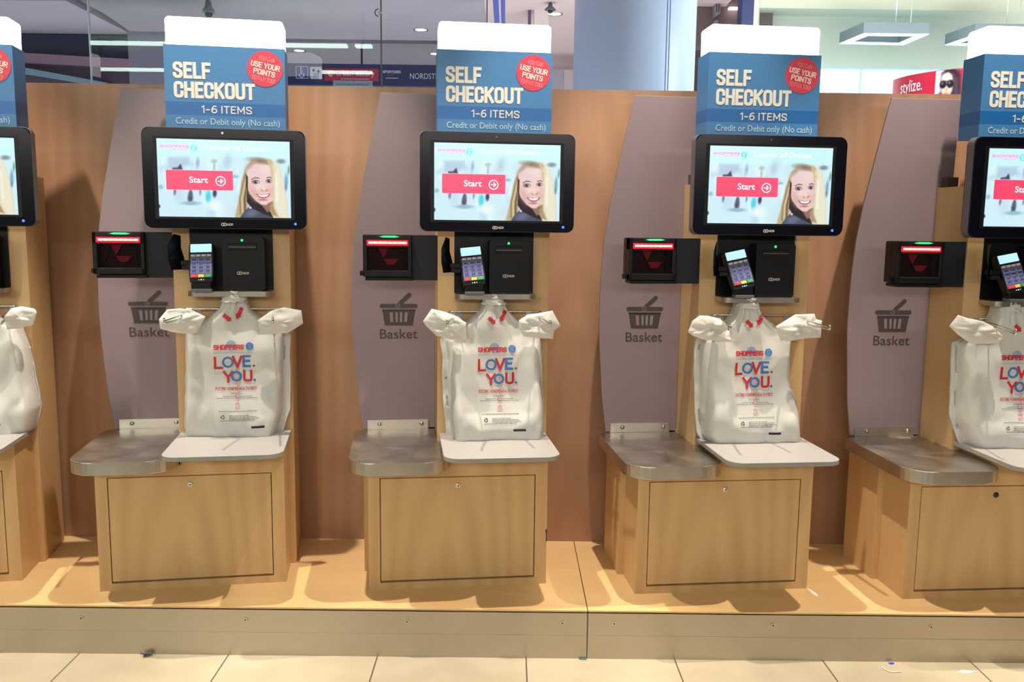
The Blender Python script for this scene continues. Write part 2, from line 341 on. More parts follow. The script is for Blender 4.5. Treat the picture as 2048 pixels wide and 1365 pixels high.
# the two lengths of plinth
SEAM = .2225
for nm, x0, x1, screws, lab in (('left', -3.2, SEAM-.0012, (-2.02, -1.587, -1.151, -.706, -.268, .154), 'long wood-topped plinth with steel front, left of the dark joint'),
                                ('right', SEAM+.0012, 3.4, (.295, .727, 1.157, 1.59), 'wood-topped plinth with steel front, right of the dark joint')):
    T = Thing('plinth', lab, 'plinth', I4, ((x0+x1)/2, -2.5, 0), 'plinth sections under the checkouts')
    T.part('deck', None, lambda m: m.box(x0, x1, -YW+.001, -YP-.001, ZP-.0045, ZP, maple_deck))
    T.part('kick_plate', None, lambda m: m.box(x0, x1, -YP-.012, -YP, .066, ZP-.0075, kicksteel))
    T.part('skirting', None, lambda m: m.box(x0, x1, -YP-.012, -YP+.0012, 0, .0662, kicksteel))
    T.part('carcass', None, lambda m: m.box(x0+.004, x1-.004, -YW+.003, -YP-.009, 0, ZP-.0047, hole))
    for sx_ in screws:
        def scr(m, sx_=sx_):
            m.disc(sx_, -YP+.0025, .1015, .0062, .0025, screw_m, 16); m.disc(sx_, -YP+.0028, .1015, .0022, .002, hole, 10)
        T.part('screw', None, scr)

# ------------------------------------------------------------------ painted pictures (vertex colours on a fine grid)
def painter(X, Y, base):
    img = np.empty(X.shape+(3,)); img[:] = base
    def blend(mask, c, a=1):
        k = (np.clip(mask, 0, 1)*a)[..., None]; img[:] = img*(1-k)+np.array(c, float)*k
    def ell(cx, cy, rx, ry, c, soft=.2, rot=0, a=1):
        dx, dy = X-cx, Y-cy; cs, sn = math.cos(rot), math.sin(rot)
        d = np.sqrt(((dx*cs+dy*sn)/rx)**2+((dy*cs-dx*sn)/ry)**2); blend((1+soft-d)/(2*soft), c, a)
    def poly(P, c, soft=6, a=1):
        ins = np.zeros(X.shape, bool); dist = np.full(X.shape, 1e9); n = len(P)
        for i in range(n):
            (x0, y0), (x1, y1) = P[i], P[(i+1) % n]
            cond = ((y0 > Y) != (y1 > Y))
            with np.errstate(divide='ignore', invalid='ignore'): xi = (x1-x0)*(Y-y0)/((y1-y0) or 1e-9)+x0
            ins ^= cond & (X < xi)
            tt = np.clip(((X-x0)*(x1-x0)+(Y-y0)*(y1-y0))/(((x1-x0)**2+(y1-y0)**2) or 1e-9), 0, 1)
            dist = np.minimum(dist, np.hypot(X-x0-tt*(x1-x0), Y-y0-tt*(y1-y0)))
        sd = np.where(ins, dist, -dist); blend(.5+sd/(2*soft), c, a)
    return img, blend, ell, poly
def to_lin(img):
    c = np.clip(img/255, 0, 1); l = np.where(c <= .04045, c/12.92, ((c+.055)/1.055)**2.4)
    return np.concatenate([l, np.ones(l.shape[:-1]+(1,))], -1).reshape(-1, 4)
SU0, SU1, SW0, SW1 = .1865, .539, 1.0475, 1.258          # the lit area of a monitor
CR = ((70, 62), (1893, 72), (160, 1122), (1942, 1118))    # its corners in drawing units
def draw_uv(x, y):                                        # drawing units -> u, w
    s_, t_ = .5, .5
    for _ in range(12):
        px = (1-s_)*(1-t_)*CR[0][0]+s_*(1-t_)*CR[1][0]+(1-s_)*t_*CR[2][0]+s_*t_*CR[3][0]
        py = (1-s_)*(1-t_)*CR[0][1]+s_*(1-t_)*CR[1][1]+(1-s_)*t_*CR[2][1]+s_*t_*CR[3][1]
        s_ += (x-px)/1800; t_ += (y-py)/1055
    return SU0+s_*(SU1-SU0), SW1-t_*(SW1-SW0)
def paint_screen():
    nx, ny = 270, 158
    s_, t_ = np.meshgrid(np.linspace(0, 1, nx), np.linspace(0, 1, ny))
    X = (1-s_)*(1-t_)*CR[0][0]+s_*(1-t_)*CR[1][0]+(1-s_)*t_*CR[2][0]+s_*t_*CR[3][0]
    Y = (1-s_)*(1-t_)*CR[0][1]+s_*(1-t_)*CR[1][1]+(1-s_)*t_*CR[2][1]+s_*t_*CR[3][1]
    img, blend, ell, poly = painter(X, Y, (205, 250, 252))
    blend((Y-290)/30*((X-90)/150), (210, 240, 249))                      # the photo of a street behind
    rng = random.Random(4)
    for _ in range(46):
        ell(rng.uniform(150, 1880), rng.uniform(330, 1100), rng.uniform(15, 70), rng.uniform(30, 120), rng.choice([(188, 218, 236), (228, 250, 252), (240, 253, 252), (198, 226, 236), (215, 234, 234)]), .7, rng.uniform(-.3, .3), .6)
    poly([(240, 310), (520, 310), (540, 400), (400, 470), (240, 470)], (176, 200, 222), 25, .8)
    poly([(300, 478), (305, 455), (370, 450), (412, 400), (442, 478)], (78, 66, 92), 9)
    ell(640, 380, 22, 60, (160, 180, 215), .6); ell(860, 355, 40, 26, (170, 205, 190), .6); ell(865, 430, 14, 70, (180, 190, 200), .7); ell(1040, 370, 40, 70, (185, 212, 226), .7)
    for cx, cy, rx, ry, c in ((560, 860, 34, 78, (84, 78, 100)), (560, 800, 22, 50, (90, 100, 125)), (886, 795, 26, 52, (66, 66, 88)), (800, 840, 36, 80, (84, 214, 234)), (350, 780, 18, 50, (150, 120, 160)), (690, 780, 14, 45, (120, 160, 190)), (1860, 620, 24, 110, (120, 176, 206)), (1855, 700, 16, 40, (90, 140, 180)), (160, 720, 30, 30, (150, 195, 215)), (150, 985, 16, 24, (50, 70, 120)), (1780, 340, 60, 30, (130, 150, 160)), (1890, 460, 14, 60, (110, 170, 150)), (570, 935, 120, 26, (150, 190, 205)), (1150, 560, 50, 20, (140, 200, 220))):
        ell(cx, cy, rx, ry, c, .45)
    ell(890, 960, 90, 60, (240, 250, 245), .6)
    poly([(1330, 330), (1500, 305), (1640, 306), (1760, 400), (1830, 620), (1880, 880), (1900, 1125), (1640, 1125), (1560, 500)], (226, 216, 184), 14)     # fair hair
    poly([(1390, 330), (1310, 400), (1275, 500), (1240, 620), (1232, 760), (1205, 930), (1170, 1122), (1300, 1122), (1345, 980), (1350, 760), (1330, 520)], (196, 172, 128), 14)
    for k, (a_, b_) in enumerate(((1290, 1225), (1310, 1250), (1325, 1285))):
        poly([(a_-4, 480+40*k), (a_+16, 500), (b_+24, 860), (b_+40, 1080), (b_+10, 1080), (b_-6, 860)], ((150, 122, 84), (218, 200, 160), (92, 74, 58))[k], 8, .8)
    poly([(1240, 1125), (1290, 1040), (1370, 960), (1480, 985), (1610, 1040), (1700, 1125)], (74, 80, 102), 8)      # jacket
    ell(1400, 1060, 90, 50, (108, 118, 140), .5, -.3, .8)
    poly([(1320, 700), (1360, 790), (1450, 890), (1560, 955), (1660, 1040), (1695, 1115), (1560, 1062), (1390, 985), (1325, 900)], (44, 34, 36), 8)
    poly([(1530, 940), (1680, 890), (1670, 1010), (1610, 1045)], (150, 112, 98), 8)
    ell(1377, 982, 16, 14, (235, 240, 245), .4)
    poly([(1312, 600), (1318, 480), (1360, 400), (1440, 352), (1530, 350), (1600, 390), (1640, 470), (1672, 560), (1694, 680), (1684, 800), (1654, 890), (1590, 945), (1520, 935), (1440, 870), (1365, 780), (1322, 690)], (238, 206, 200), 9)   # face
    ell(1420, 780, 60, 110, (214, 164, 150), .7, -.5, .6); ell(1400, 470, 90, 70, (232, 206, 212), .6, 0, .8); ell(1560, 450, 80, 70, (244, 218, 214), .6, 0, .7); ell(1660, 760, 40, 90, (222, 176, 160), .7, 0, .5); ell(1500, 700, 60, 40, (246, 214, 208), .6)
    ell(1490, 338, 125, 34, (112, 92, 80), .8, .12, .85); ell(1375, 385, 85, 26, (168, 148, 118), .9, -.75, .8); ell(1560, 352, 60, 18, (150, 128, 100), .9, .5, .7)
    poly([(1300, 520), (1330, 560), (1335, 760), (1305, 680)], (60, 44, 40), 7)
    poly([(1375, 592), (1430, 562), (1490, 572), (1490, 582), (1430, 576), (1380, 602)], (96, 74, 68), 5); poly([(1585, 566), (1630, 552), (1664, 566), (1660, 576), (1630, 564), (1588, 576)], (96, 74, 68), 5)
    for cx, cy, rx in ((1438, 628, 50), (1622, 612, 42)):
        ell(cx, cy, rx, 26, (120, 92, 92), .35); ell(cx+8, cy+2, rx*.7, 15, (236, 234, 238), .3); ell(cx+2, cy, rx*.46, 20, (38, 32, 42), .25); ell(cx+10, cy-6, 6, 5, (230, 235, 245), .4)
    ell(1566, 735, 60, 28, (214, 168, 156), .5); ell(1555, 720, 34, 26, (244, 216, 208), .5); ell(1530, 744, 9, 7, (160, 100, 95), .5); ell(1590, 740, 9, 7, (160, 100, 95), .5)
    poly([(1446, 792), (1500, 796), (1560, 798), (1644, 784), (1630, 822), (1590, 846), (1540, 852), (1490, 836)], (168, 70, 78), 5)
    poly([(1468, 798), (1540, 804), (1626, 792), (1606, 824), (1550, 836), (1500, 826)], (250, 250, 252), 4)
    ell(1548, 872, 60, 14, (206, 120, 124), .5)
    poly([(1570, 306), (1640, 306), (1700, 400), (1720, 560), (1706, 760), (1720, 960), (1790, 1125), (1890, 1125), (1860, 860), (1815, 600), (1750, 400), (1650, 305)], (236, 230, 204), 12)
    poly([(1590, 330), (1620, 330), (1668, 440), (1680, 560), (1655, 540), (1640, 440)], (206, 190, 150), 9); poly([(1700, 500), (1730, 520), (1760, 900), (1730, 900)], (250, 248, 234), 14, .8)
    poly([(1640, 960), (1690, 880), (1700, 980), (1760, 1100), (1680, 1080)], (176, 150, 112), 10)
    return X.shape, to_lin(img)
def screen_build(m):
    (ny, nx), col = paint_screen()
    V = [(SU0+(SU1-SU0)*i/(nx-1), -.0572, SW1-(SW1-SW0)*j/(ny-1)) for j in range(ny) for i in range(nx)]
    m.add(V, [[j*nx+i, (j+1)*nx+i, (j+1)*nx+i+1, j*nx+i+1] for j in range(ny-1) for i in range(nx-1)], screen_pic)
    return dict(keep=True, colors=col)
def screen_brand(m):
    D = draw_uv; v = -.0566
    (a, b2), (c, d) = D(125, 185), D(515, 148); caps(m, 'SHOPPERS', a, c, b2, d, v, .0019, screen_pink)
    (a, b2), (c, d) = D(282, 213), D(505, 193); caps(m, 'DRUG MART', a, c, b2, d, v, .0008, screen_pink)
    cx, cy = D(578, 182); m.disc(cx, v, cy, .0087, .0003, screen_teal); m.ring(cx+.001, v+.0002, cy+.001, .003, .0046, screen_white, 20, .3, 4.2); m.ring(cx-.001, v+.0002, cy-.003, .002, .0034, screen_white, 16, -2.4, 1.4)
def screen_title(m):
    (a, b2), (c, d) = draw_uv(730, 205), draw_uv(1580, 140); m.text('Customer Self Checkout', a, c, b2, d, -.0566, screen_faint, 0)
def screen_button(m):
    D = draw_uv; v = -.0562
    (a, b2), (c, d) = D(238, 752), D(1120, 487); m.prism(rrect(a, c, b2, d, .003), v-.0008, v, 'v', screen_red)
    (a, b2), (c, d) = D(540, 655), D(785, 570); m.text('Start', a, c, b2, d, v+.0003, screen_white, .01)
    cx, cy = D(960, 627); m.ring(cx, v+.0003, cy, .0112, .0135, screen_white)
    m.quad(cx-.0075, cx+.005, cy-.0011, cy+.0011, v+.0003, screen_white)
    for s_ in (1, -1): m.flat([(cx+.0078, cy), (cx+.0008, cy+s_*.0068), (cx-.0013, cy+s_*.005), (cx+.004, cy)][::s_], v+.0004, screen_white)

# ------------------------------------------------------------------ parts of a checkout, in its own frame (origin: lower left front corner of the cabinet)
def b_cabinet(m):
    out = [(0, 0), (.509, 0), (.509, .407), (.228, .407), (.228, .358), (0, .358)]
    m.prism(out, -.143, -.024, 'v', maple)
    D = (.032, .474, .021, .328)
    fr = [[(0, 0), (.509, 0), (.509, D[2]), (0, D[2])], [(0, D[2]), (D[0], D[2]), (D[0], .358), (0, .358)], [(D[1], D[2]), (.509, D[2]), (.509, .407), (D[1], .407)],
          [(D[0], D[3]), (D[1], D[3]), (D[1], .407), (.228, .407), (.228, .358), (D[0], .358)]]
    for q in fr: m.prism(q, -.0245, 0, 'v', maple)
def b_door(m): m.box(.0345, .4715, -.019, -.0005, .0265, .3255, maple, .0007)
def b_lock(mt):
    def f(m):
        m.lathe([(0, .0), (.0072, .0), (.0078, -.0015), (.0078, -.004)], mt, seg=24)
        m.v = [(.252+x, .001+z+.0015, .301+y) for x, y, z in m.v]
        m.quad(.2512, .2528, .298, .304, .0027, hole); m.disc(.252, .0028, .3012, .002, .0004, hole, 12)
    return f
def b_column(m):
    m.prism([(-.018, 0), (.527, 0), (.527, 1.163), (.2, 1.163), (.2, .358), (-.018, .358)], -.333, -.1445, 'v', maple, .0008)
GP = [(-.026, .398), (-.04, .5), (-.0475, .6), (-.053, .68), (-.0555, .76), (-.0545, .84), (-.052, .91), (-.0455, 1.0), (-.031, 1.1), (-.015, 1.18), (-.003, 1.24), (.02, 1.35), (.037, 1.425), (.252, 1.425), (.247, 1.168), (.199, 1.164), (.199, .398)]
def b_panel(m): m.prism(GP[::-1], -.327, -.32, 'v', greypanel, .0008)
def b_symbol(m):
    sc = .000513; U = lambda x: .029+(x-296)*sc; W = lambda y: .683+(706-y)*sc; v = -.3194
    m.flat(rrect(U(296), U(522), W(522), W(497), .006), v, symbol)
    m.flat(rrect(U(310), U(510), W(540), W(530), .001), v, symbol)
    xs = [(348, 372), (378, 403), (412, 437), (444, 468)]
    ed = [310]+[e for p_ in xs for e in p_]+[510]
    def X(x, y): return U(409+(x-409)*(1-.17*(y-530)/97*.95))
    def strip(x0, x1, y0, y1): m.flat([(X(x0, y1), W(y1)), (X(x1, y1), W(y1)), (X(x1, y0), W(y0)), (X(x0, y0), W(y0))], v, symbol)
    for a_, b_ in ((310, 352), (372, 388), (403, 416), (432, 446), (466, 510)): strip(a_, b_, 535, 627)
    for a_, b_ in ((352, 372), (388, 403), (416, 432), (446, 466)): strip(a_, b_, 535, 547); strip(a_, b_, 608, 627)
    a_ = Vector((U(402), W(508))); b_ = Vector((U(474), W(441))); d = (b_-a_).normalized(); n_ = Vector((-d.y, d.x)); r = .0062
    P = []
    for c, s0 in ((a_, .5*PI), (b_, -.5*PI)):
        for k in range(9):
            g_ = s0+PI*k/8; P.append(tuple(c+(d*math.cos(g_)+n_*math.sin(g_))*r))
    m.flat(P, v+.0003, symbol); m.ring(U(404), v+.0005, W(507), .0058, .0072, greypanel); m.disc(U(404), v+.0006, W(507), .002, .0002, greypanel, 14)
def b_baskettext(m): m.text('Basket', .029, .1452, .682, .7115, -.3194, symbol, .004)
def b_steelshelf(m):
    P = rrect(-.051, .226, -.2, .092, .075, 8, (0, 0, 1, 1)); P = [q for q in P if q[1] > -.19]
    m.prism([(.198, -.318), (.198, -.1438), (.226, -.1438)]+P+[(-.051, -.30), (-.035, -.318)], .3595, .395, 'w', brushed, .0022)
def b_upstand(m): m.box(-.012, .178, -.3195, -.3155, .395, .425, brushed, .0006)
def b_bolt(u):
    def f(m):
        m.lathe([(0, .006), (.004, .0055), (.0062, .003), (.0066, 0)], screw_m, seg=16); m.v = [(u+x, -.3155+z, .412+y) for x, y, z in m.v]
    return f
def b_greyshelf(m):
    P = rrect(.205, .5205, -.144, .158, .045, 8, (0, 0, 1, 1))
    m.prism(P, .4085, .4195, 'w', greyedge, .001); m.prism([(q[0]*.999+.00036, q[1]) for q in P], .4193, .4203, 'w', greyshelf)
    m.box(.505, .511, -.13, .02, .4203, .4206, greyedge)
def b_backplate(m): m.prism(rrect(.248, .479, .838, 1.03, .004), -.1444, -.1405, 'v', black)
def b_termshelf(m):
    P = rrect(.2475, .4795, -.144, -.072, .022, 6, (0, 0, 1, 1)); m.prism(P, .8245, .839, 'w', brushed, .0012)
def b_post(m): m.box(.30, .42, -.30, -.24, 1.163, 1.5, dark)
def b_notch(m): m.box(.209, .246, -.3195, -.29, 1.163, 1.194, mat('dark brown block', (74, 56, 50), .6), .001)
# illuminated sign
def b_signbox(m):
    for a_, b_, mt in ((1.294, 1.331, blue), (1.331, 1.367, bluedk), (1.367, 1.521, blue)): m.box(.198, .5245, -.231, -.132, a_, b_, mt)
def b_lightbox(m): m.prism(rrect(.2025, .521, 1.521, 1.598, .009, 5, (0, 0, 1, 1)), -.226, -.141, 'v', lightbox, .004)
SG = lambda f: .198+.3265*f
def b_signtext(m):
    v = -.1314
    caps(m, 'SELF', SG(.071), SG(.381), 1.4305, 1.4755, v, .0087, cream, gap=.34); caps(m, 'CHECKOUT', SG(.074), SG(.745), 1.3775, 1.4225, v, .0087, cream, gap=.34)
    caps(m, '1-6 ITEMS', SG(.296), SG(.715), 1.3378, 1.3588, v, .0031, cream, gap=.3); m.text('Credit or Debit only (No cash)', SG(.081), SG(.948), 1.3008, 1.324, v, paleblue, .008)
def b_badge(m): m.disc(.470, -.1312, 1.4645, .0492, .0006, badge_red, 48)
def b_badgetext(m):
    v = -.1308; c = (.470, 1.4645)
    for st, w_, y, h, tk, mt in (('YOU CAN', .044, .0275, .0122, .0012, badge_thin), ('USE YOUR', .080, .0085, .0155, .0029, badge_txt), ('POINTS', .060, -.0105, .0155, .0029, badge_txt), ('TO PAY TOO!', .064, -.029, .0122, .0012, badge_thin)):
        caps(m, st, c[0]-w_/2, c[0]+w_/2, c[1]+y-h/2, c[1]+y+h/2, v, tk, mt, -.19, c)
# monitor
def b_bezel(m):
    m.prism(rrect(.147, .581, 1.0165, 1.2885, .019, 7), -.098, -.0585, 'v', gloss, .003); m.prism(rrect(.1458, .5822, 1.0153, 1.2897, .02, 7), -.094, -.064, 'v', rim)
    m.prism(rrect(.176, .549, 1.0415, 1.264, .002, 3), -.06, -.0578, 'v', black)
def b_webcam(lit):
    def f(m): m.disc(.3595, -.0576, 1.277, .0033 if lit else .0024, .001, mat('webcam glint', (190, 220, 230), .2) if lit else mat('webcam lens', (60, 66, 90), .2), 18)
    return f
def b_power(m): m.disc(.5505, -.0576, 1.031, .0036, .0012, ledblue, 14)
def ncr(m, u, w_, s_, v):
    m.ring(u, v, w_, s_*.55, s_, logo, 24); m.ring(u+s_*1.25, v, w_, s_*.55, s_, logo, 24); caps(m, 'NCR', u+s_*2.5, u+s_*6, w_-s_*.7, w_+s_*.7, v, s_*.28, logo)
def b_monlogo(m): ncr(m, .3535, 1.0275, .0046, -.0578)
def b_monarm(m): m.box(.32, .41, -.144, -.097, 1.09, 1.155, dark, .004)
# scanner
def b_scanner(m):
    u0, u1, w0, w1 = -.013, .126, .884, 1.0035; f = .012
    m.box(u0, u1, -.205, -.165, w0, w1, black, .004)
    for q in ((u0, u0+f, w0, w1), (u1-f, u1, w0, w1), (u0, u1, w1-f*2.9, w1), (u0, u1, w0, w0+.018)): m.box(q[0], q[1], -.168, -.133, q[2], q[3], black, .0025)
    m.box(u0+.006, u1+.004, -.2, -.138, .873, .8825, black, .002); m.box(u0-.01, u0+.004, -.175, -.15, .886, .9, black, .002)
def b_scanback(m):
    m.box(-.002, .115, -.166, -.163, .9, .97, darkred)
    m.flat([(.045, .935), (.088, .935), (.075, .918), (.055, .918)][::-1], -.1495, pinkmirror); m.flat([(.028, .97), (.062, .97), (.045, .938)][::-1], -.155, pinkmirror)
    m.flat([(-.001, .969), (.03, .969), (.02, .93), (-.001, .902)][::-1], -.158, darkred); m.flat([(.114, .969), (.09, .969), (.098, .93), (.114, .902)][::-1], -.158, darkred)
def b_scanglass(m): m.quad(-.001, .114, .901, .969, -.139, sglass)
def b_lightbar(m):
    m.box(-.002, .115, -.136, -.1318, .9735, .9885, ledred, .0015)
    for k in range(8): m.box(.003+k*.0136, .0158+k*.0136, -.133, -.1312, .9785, .9842, ledhot, .0012)
def b_scanled(m):
    m.flat([(.034, .9985), (.046, .9962), (.078, .9962), (.09, .9985), (.078, 1.0012), (.046, 1.0012)], -.1322, ledgreen); m.box(.028, .096, -.1345, -.1328, .9962, 1.0012, darkred)
def b_arm(m): m.box(.1, .1995, -.188, -.149, .8735, 1.0035, dark, .001)
# card terminal: local frame, z up along the body, x right, front towards the viewer
TB = .0325
def b_termbody(m):
    m.prism([(-TB, .02), (-TB*.95, .004), (-TB*.8, 0), (TB*.8, 0), (TB*.95, .004), (TB, .02), (TB*1.02, .08), (TB*1.0, .112), (TB*.9, .117), (-TB*.9, .117), (-TB*1.0, .112), (-TB*1.02, .08)], -.026, 0, 'v', black, .003)
    m.prism(rrect(-TB*.9, TB*.9, .014, .083, .003), -.001, .0012, 'v', key_face)
def b_termlcd(m): m.prism(rrect(-.0285, .0285, .0885, .1125, .0012), 0, .0014, 'v', lcd)
def b_key(x, z, w_, h, mt, glow=False):
    def f(m):
        if glow: m.box(x-w_/2-.0012, x+w_/2+.0012, .001, .0016, z-h/2-.0022, z+h/2-.0002, key_back)
        m.box(x-w_/2, x+w_/2, .001, .0032, z-h/2, z+h/2, mt, .0006)
    return f
def b_termstand(m):
    m.box(-.026, .026, -.036, -.004, -.0266, .006, black, .003); m.box(-.027, .027, -.03, .002, -.0266, -.0185, mat('stand foot', (92, 94, 100), .4), .001)
def b_termleds(m):
    for x in (-.006, 0, .006): m.disc(x, .0008, .008, .0012 if x else .0018, .001, lcd, 10)
def b_shield(m):
    A = [(.232, -.10, .995), (.232, -.10, .96), (.24, -.10, .93), (.238, -.10, .90)]; B = [(.219, -.066, 1.0), (.206, -.05, .968), (.206, -.05, .93), (.212, -.06, .90)]
    bm = bmesh.new(); va = [bm.verts.new(q) for q in A]; vb = [bm.verts.new(q) for q in B]
    for i in range(3): bm.faces.new((va[i], va[i+1], vb[i+1], vb[i]))
    bmesh.ops.solidify(bm, geom=bm.faces[:], thickness=.004); m.bm(bm, black)
    m.box(.232, .272, -.105, -.08, .912, .926, black, .002); m.box(.236, .262, -.1, -.078, .9, .911, dark, .001)
# printer
def b_printer(m):
    m.prism(rrect(.3445, .46, .8393, .992, .006), -.1405, -.088, 'v', mat('printer plastic', (10, 11, 18), .45, spec=.3), .004)
    m.prism(rrect(.359, .4425, .9325, .951, .002), -.0885, -.0865, 'v', black)
def b_slot(m):
    m.box(.362, .4395, -.089, -.084, .9565, .9745, black, .002); m.box(.363, .438, -.0842, -.083, .9635, .9655, rim)
def b_pled(m): m.disc(.3995, -.0866, .9835, .0035, .003, ledgreen, 14)
def b_plogo(m): ncr(m, .388, .8905, .0048, -.0872)
# bag rack
def b_rackbar(m): m.tube([(.231, -.15, .779), (.231, -.118, .782), (.234, -.112, .786), (.24, -.11, .7865), (.492, -.11, .7865), (.498, -.112, .786), (.501, -.118, .782), (.501, -.15, .779)], .0028, chrome)
def b_tab(u):
    def f(m): m.prism(rrect(u-.018, u+.018, .763, .784, .006), -.1445, -.1412, 'v', brushed); m.disc(u, -.1392, .771, .004, .003, screw_m, 14)
    return f
def b_hook(u0, u1):
    def f(m):
        for d in (-.006, .006): m.tube([(u0, -.1412, .775+d*.6), (u0+(u1-u0)*.3, -.06, .773+d*.7), (u1, .068, .768+d*.5)], .0022, chrome, 8)
        m.tube([(u1, .066, .765), (u1+.001, .074, .7655), (u1+.001, .078, .772), (u1, .074, .779)], .003, chrome, 8)
    return f

# ------------------------------------------------------------------ bags
def bag_funcs(seed, Lp, Rp, dv=0):
    ws = [.4205, .44, .47, .52, .6, .66, .705, .73, .76, .785, .805, .824, .84]
    def itp(tab, w_):
        for (a_, x0), (b_, x1) in zip(tab, tab[1:]):
            if w_ <= b_: return x0+(x1-x0)*max(0, (w_-a_))/(b_-a_)
        return tab[-1][1]
    def lim(w_):
        j = .0022*noise.noise((w_*22, seed*7.1, 1.3)); k = .0022*noise.noise((w_*22, seed*3.3, 8.3))
        return itp(Lp, w_)+j, itp(Rp, w_)+k
    rg = random.Random(int(seed*1000)); 
    def planes(n, sl): return [(rg.uniform(.24, .49), rg.uniform(.42, .80), rg.uniform(-sl, sl), rg.uniform(-sl, sl)) for _ in range(n)]
    PA, PB, PC = planes(9, .22), planes(10, .3), planes(12, .34)
    def crease(u, w_):
        a_ = min(p[2]*(u-p[0])+p[3]*(w_-p[1]) for p in PA)
        b_ = max(p[2]*(u-p[0])+p[3]*(w_-p[1])+.004 for p in PB)
        k = int((w_*9+u*5)*1.0); n_ = noise.noise(Vector((u*19+seed, w_*11, seed)))
        return .30*(a_+.03)+.26*(b_-.03)+.007*(abs(n_)-.25)
    def front(u, w_):
        l, r = lim(w_); c = (l+r)/2; h = max((r-l)/2, .01); x = min(1, abs(u-c)/h); t_ = (w_-.42)/.42
        dep = .054+.020*math.exp(-((t_-.12)/.16)**2)-.020*max(0, t_-.6)/.4
        v = -.128+dv+dep*(1-x**14)**.5
        e = min(1, (1-x)*7); ctr = max(abs(u-.367)/.075-.72, 0); calm = .24+.76*min(1, ctr*1.6+max(0, (w_-.69)/.05)+max(0, (.50-w_)/.05))
        v += e*calm*max(-.026, min(.026, crease(u, w_)))*1.7
        nk = max(0, (w_-.74)/.07); x2 = (u-c)/h
        v += nk*(.010*noise.noise(Vector((x2*5.5, w_*7, seed)))+.006*(abs(noise.noise(Vector((x2*11, w_*4, seed+4))))-.2))*e
        return v
    return lim, front
def bag_mesh(lim, front, top, dv=0, closed_top=True):
    def f(m):
        nu, nw = 44, 70; V = []; Fc = []
        for j in range(nw+1):
            w_ = .4206+(top-.4206)*j/nw; l, r = lim(w_)
            for i in range(nu+1):
                s_ = -math.cos(PI*i/nu)*.5+.5; u = l+(r-l)*s_; V.append((u, front(u, w_), w_))
            for i in range(1, nu):
                s_ = math.cos(PI*i/nu)*.5+.5; u = l+(r-l)*s_; V.append((u, -.130+dv-.004*math.sin(PI*i/nu), w_))
        n = 2*nu
        for j in range(nw):
            for i in range(n): Fc.append([j*n+i, j*n+(i+1) % n, (j+1)*n+(i+1) % n, (j+1)*n+i])
        m.add(V, Fc, film, True); m.add(V[:n], [list(range(n))], film); m.add(V[-n:], [list(range(n))], film)
    return f
def wing_mesh(P, seed, flip):
    def f(m):
        n0 = len(P); Q = []
        for i in range(n0):
            a_, b_ = Vector(P[i]), Vector(P[(i+1) % n0])
            for k in range(6): Q.append(a_.lerp(b_, k/6))
        c = Vector((sum(q.x for q in Q)/len(Q), sum(q.y for q in Q)/len(Q))); n = len(Q); R = [1, .95, .84, .7, .54, .38, .2]
        for side in (1, -1):
            V = []
            for ri, r in enumerate(R):
                for q in Q:
                    p = c+(q-c)*r; nn = noise.noise(Vector((p.x*24+seed*5, p.y*30, seed))); n2 = abs(noise.noise(Vector((p.x*22+p.y*34*(1 if flip else -1), p.y*70+seed, 3+seed))))
                    bul = math.sqrt(max(0, 1-r*r)); sl = (p.x-.36)*(1 if flip else -1)
                    V.append((p.x, -.046+side*(.002+.009*bul)+(.012*nn*bul)+bul*side*.012*(n2-.15), p.y))
            o = len(V); V.append((c.x, -.046+side*.011+.012*noise.noise(Vector((c.x*24+seed*5, c.y*30, seed))), c.y))
            Fc = []
            for k in range(len(R)-1):
                for i in range(n): Fc.append([k*n+i, k*n+(i+1) % n, (k+1)*n+(i+1) % n, (k+1)*n+i])
            k = len(R)-1
            for i in range(n): Fc.append([k*n+i, k*n+(i+1) % n, o])
            m.add(V, Fc, film, True)
        # rim joining both faces
        V = []
        for q in Q:
            for side in (1, -1): V.append((q.x, -.046+side*.002, q.y))
        m.add(V, [[2*i, 2*((i+1) % n), 2*((i+1) % n)+1, 2*i+1] for i in range(n)], film, True)
    return f
def neck_mesh(uc, seed):
    def f(m):
        V = []; nu, nw = 28, 10
        for j in range(nw+1):
            t_ = j/nw; w_ = .808+.030*t_; h = .034*(1-.25*t_)
            for i in range(nu):
                a_ = 2*PI*i/nu; r = 1+.28*noise.noise(Vector((math.cos(a_)*2.6, math.sin(a_)*2.6, t_*4+seed)))
                V.append((uc+h*r*math.cos(a_), -.092+.02*r*math.sin(a_)+.004*noise.noise(Vector((a_*4, t_*9, seed))), w_+.005*noise.noise(Vector((a_*3, 7, seed)))))
        m.add(V, [[j*nu+i, j*nu+(i+1) % nu, (j+1)*nu+(i+1) % nu, (j+1)*nu+i] for j in range(nw) for i in range(nu)], film, True)
        m.add(V[-nu:], [list(range(nu))], film)
    return f
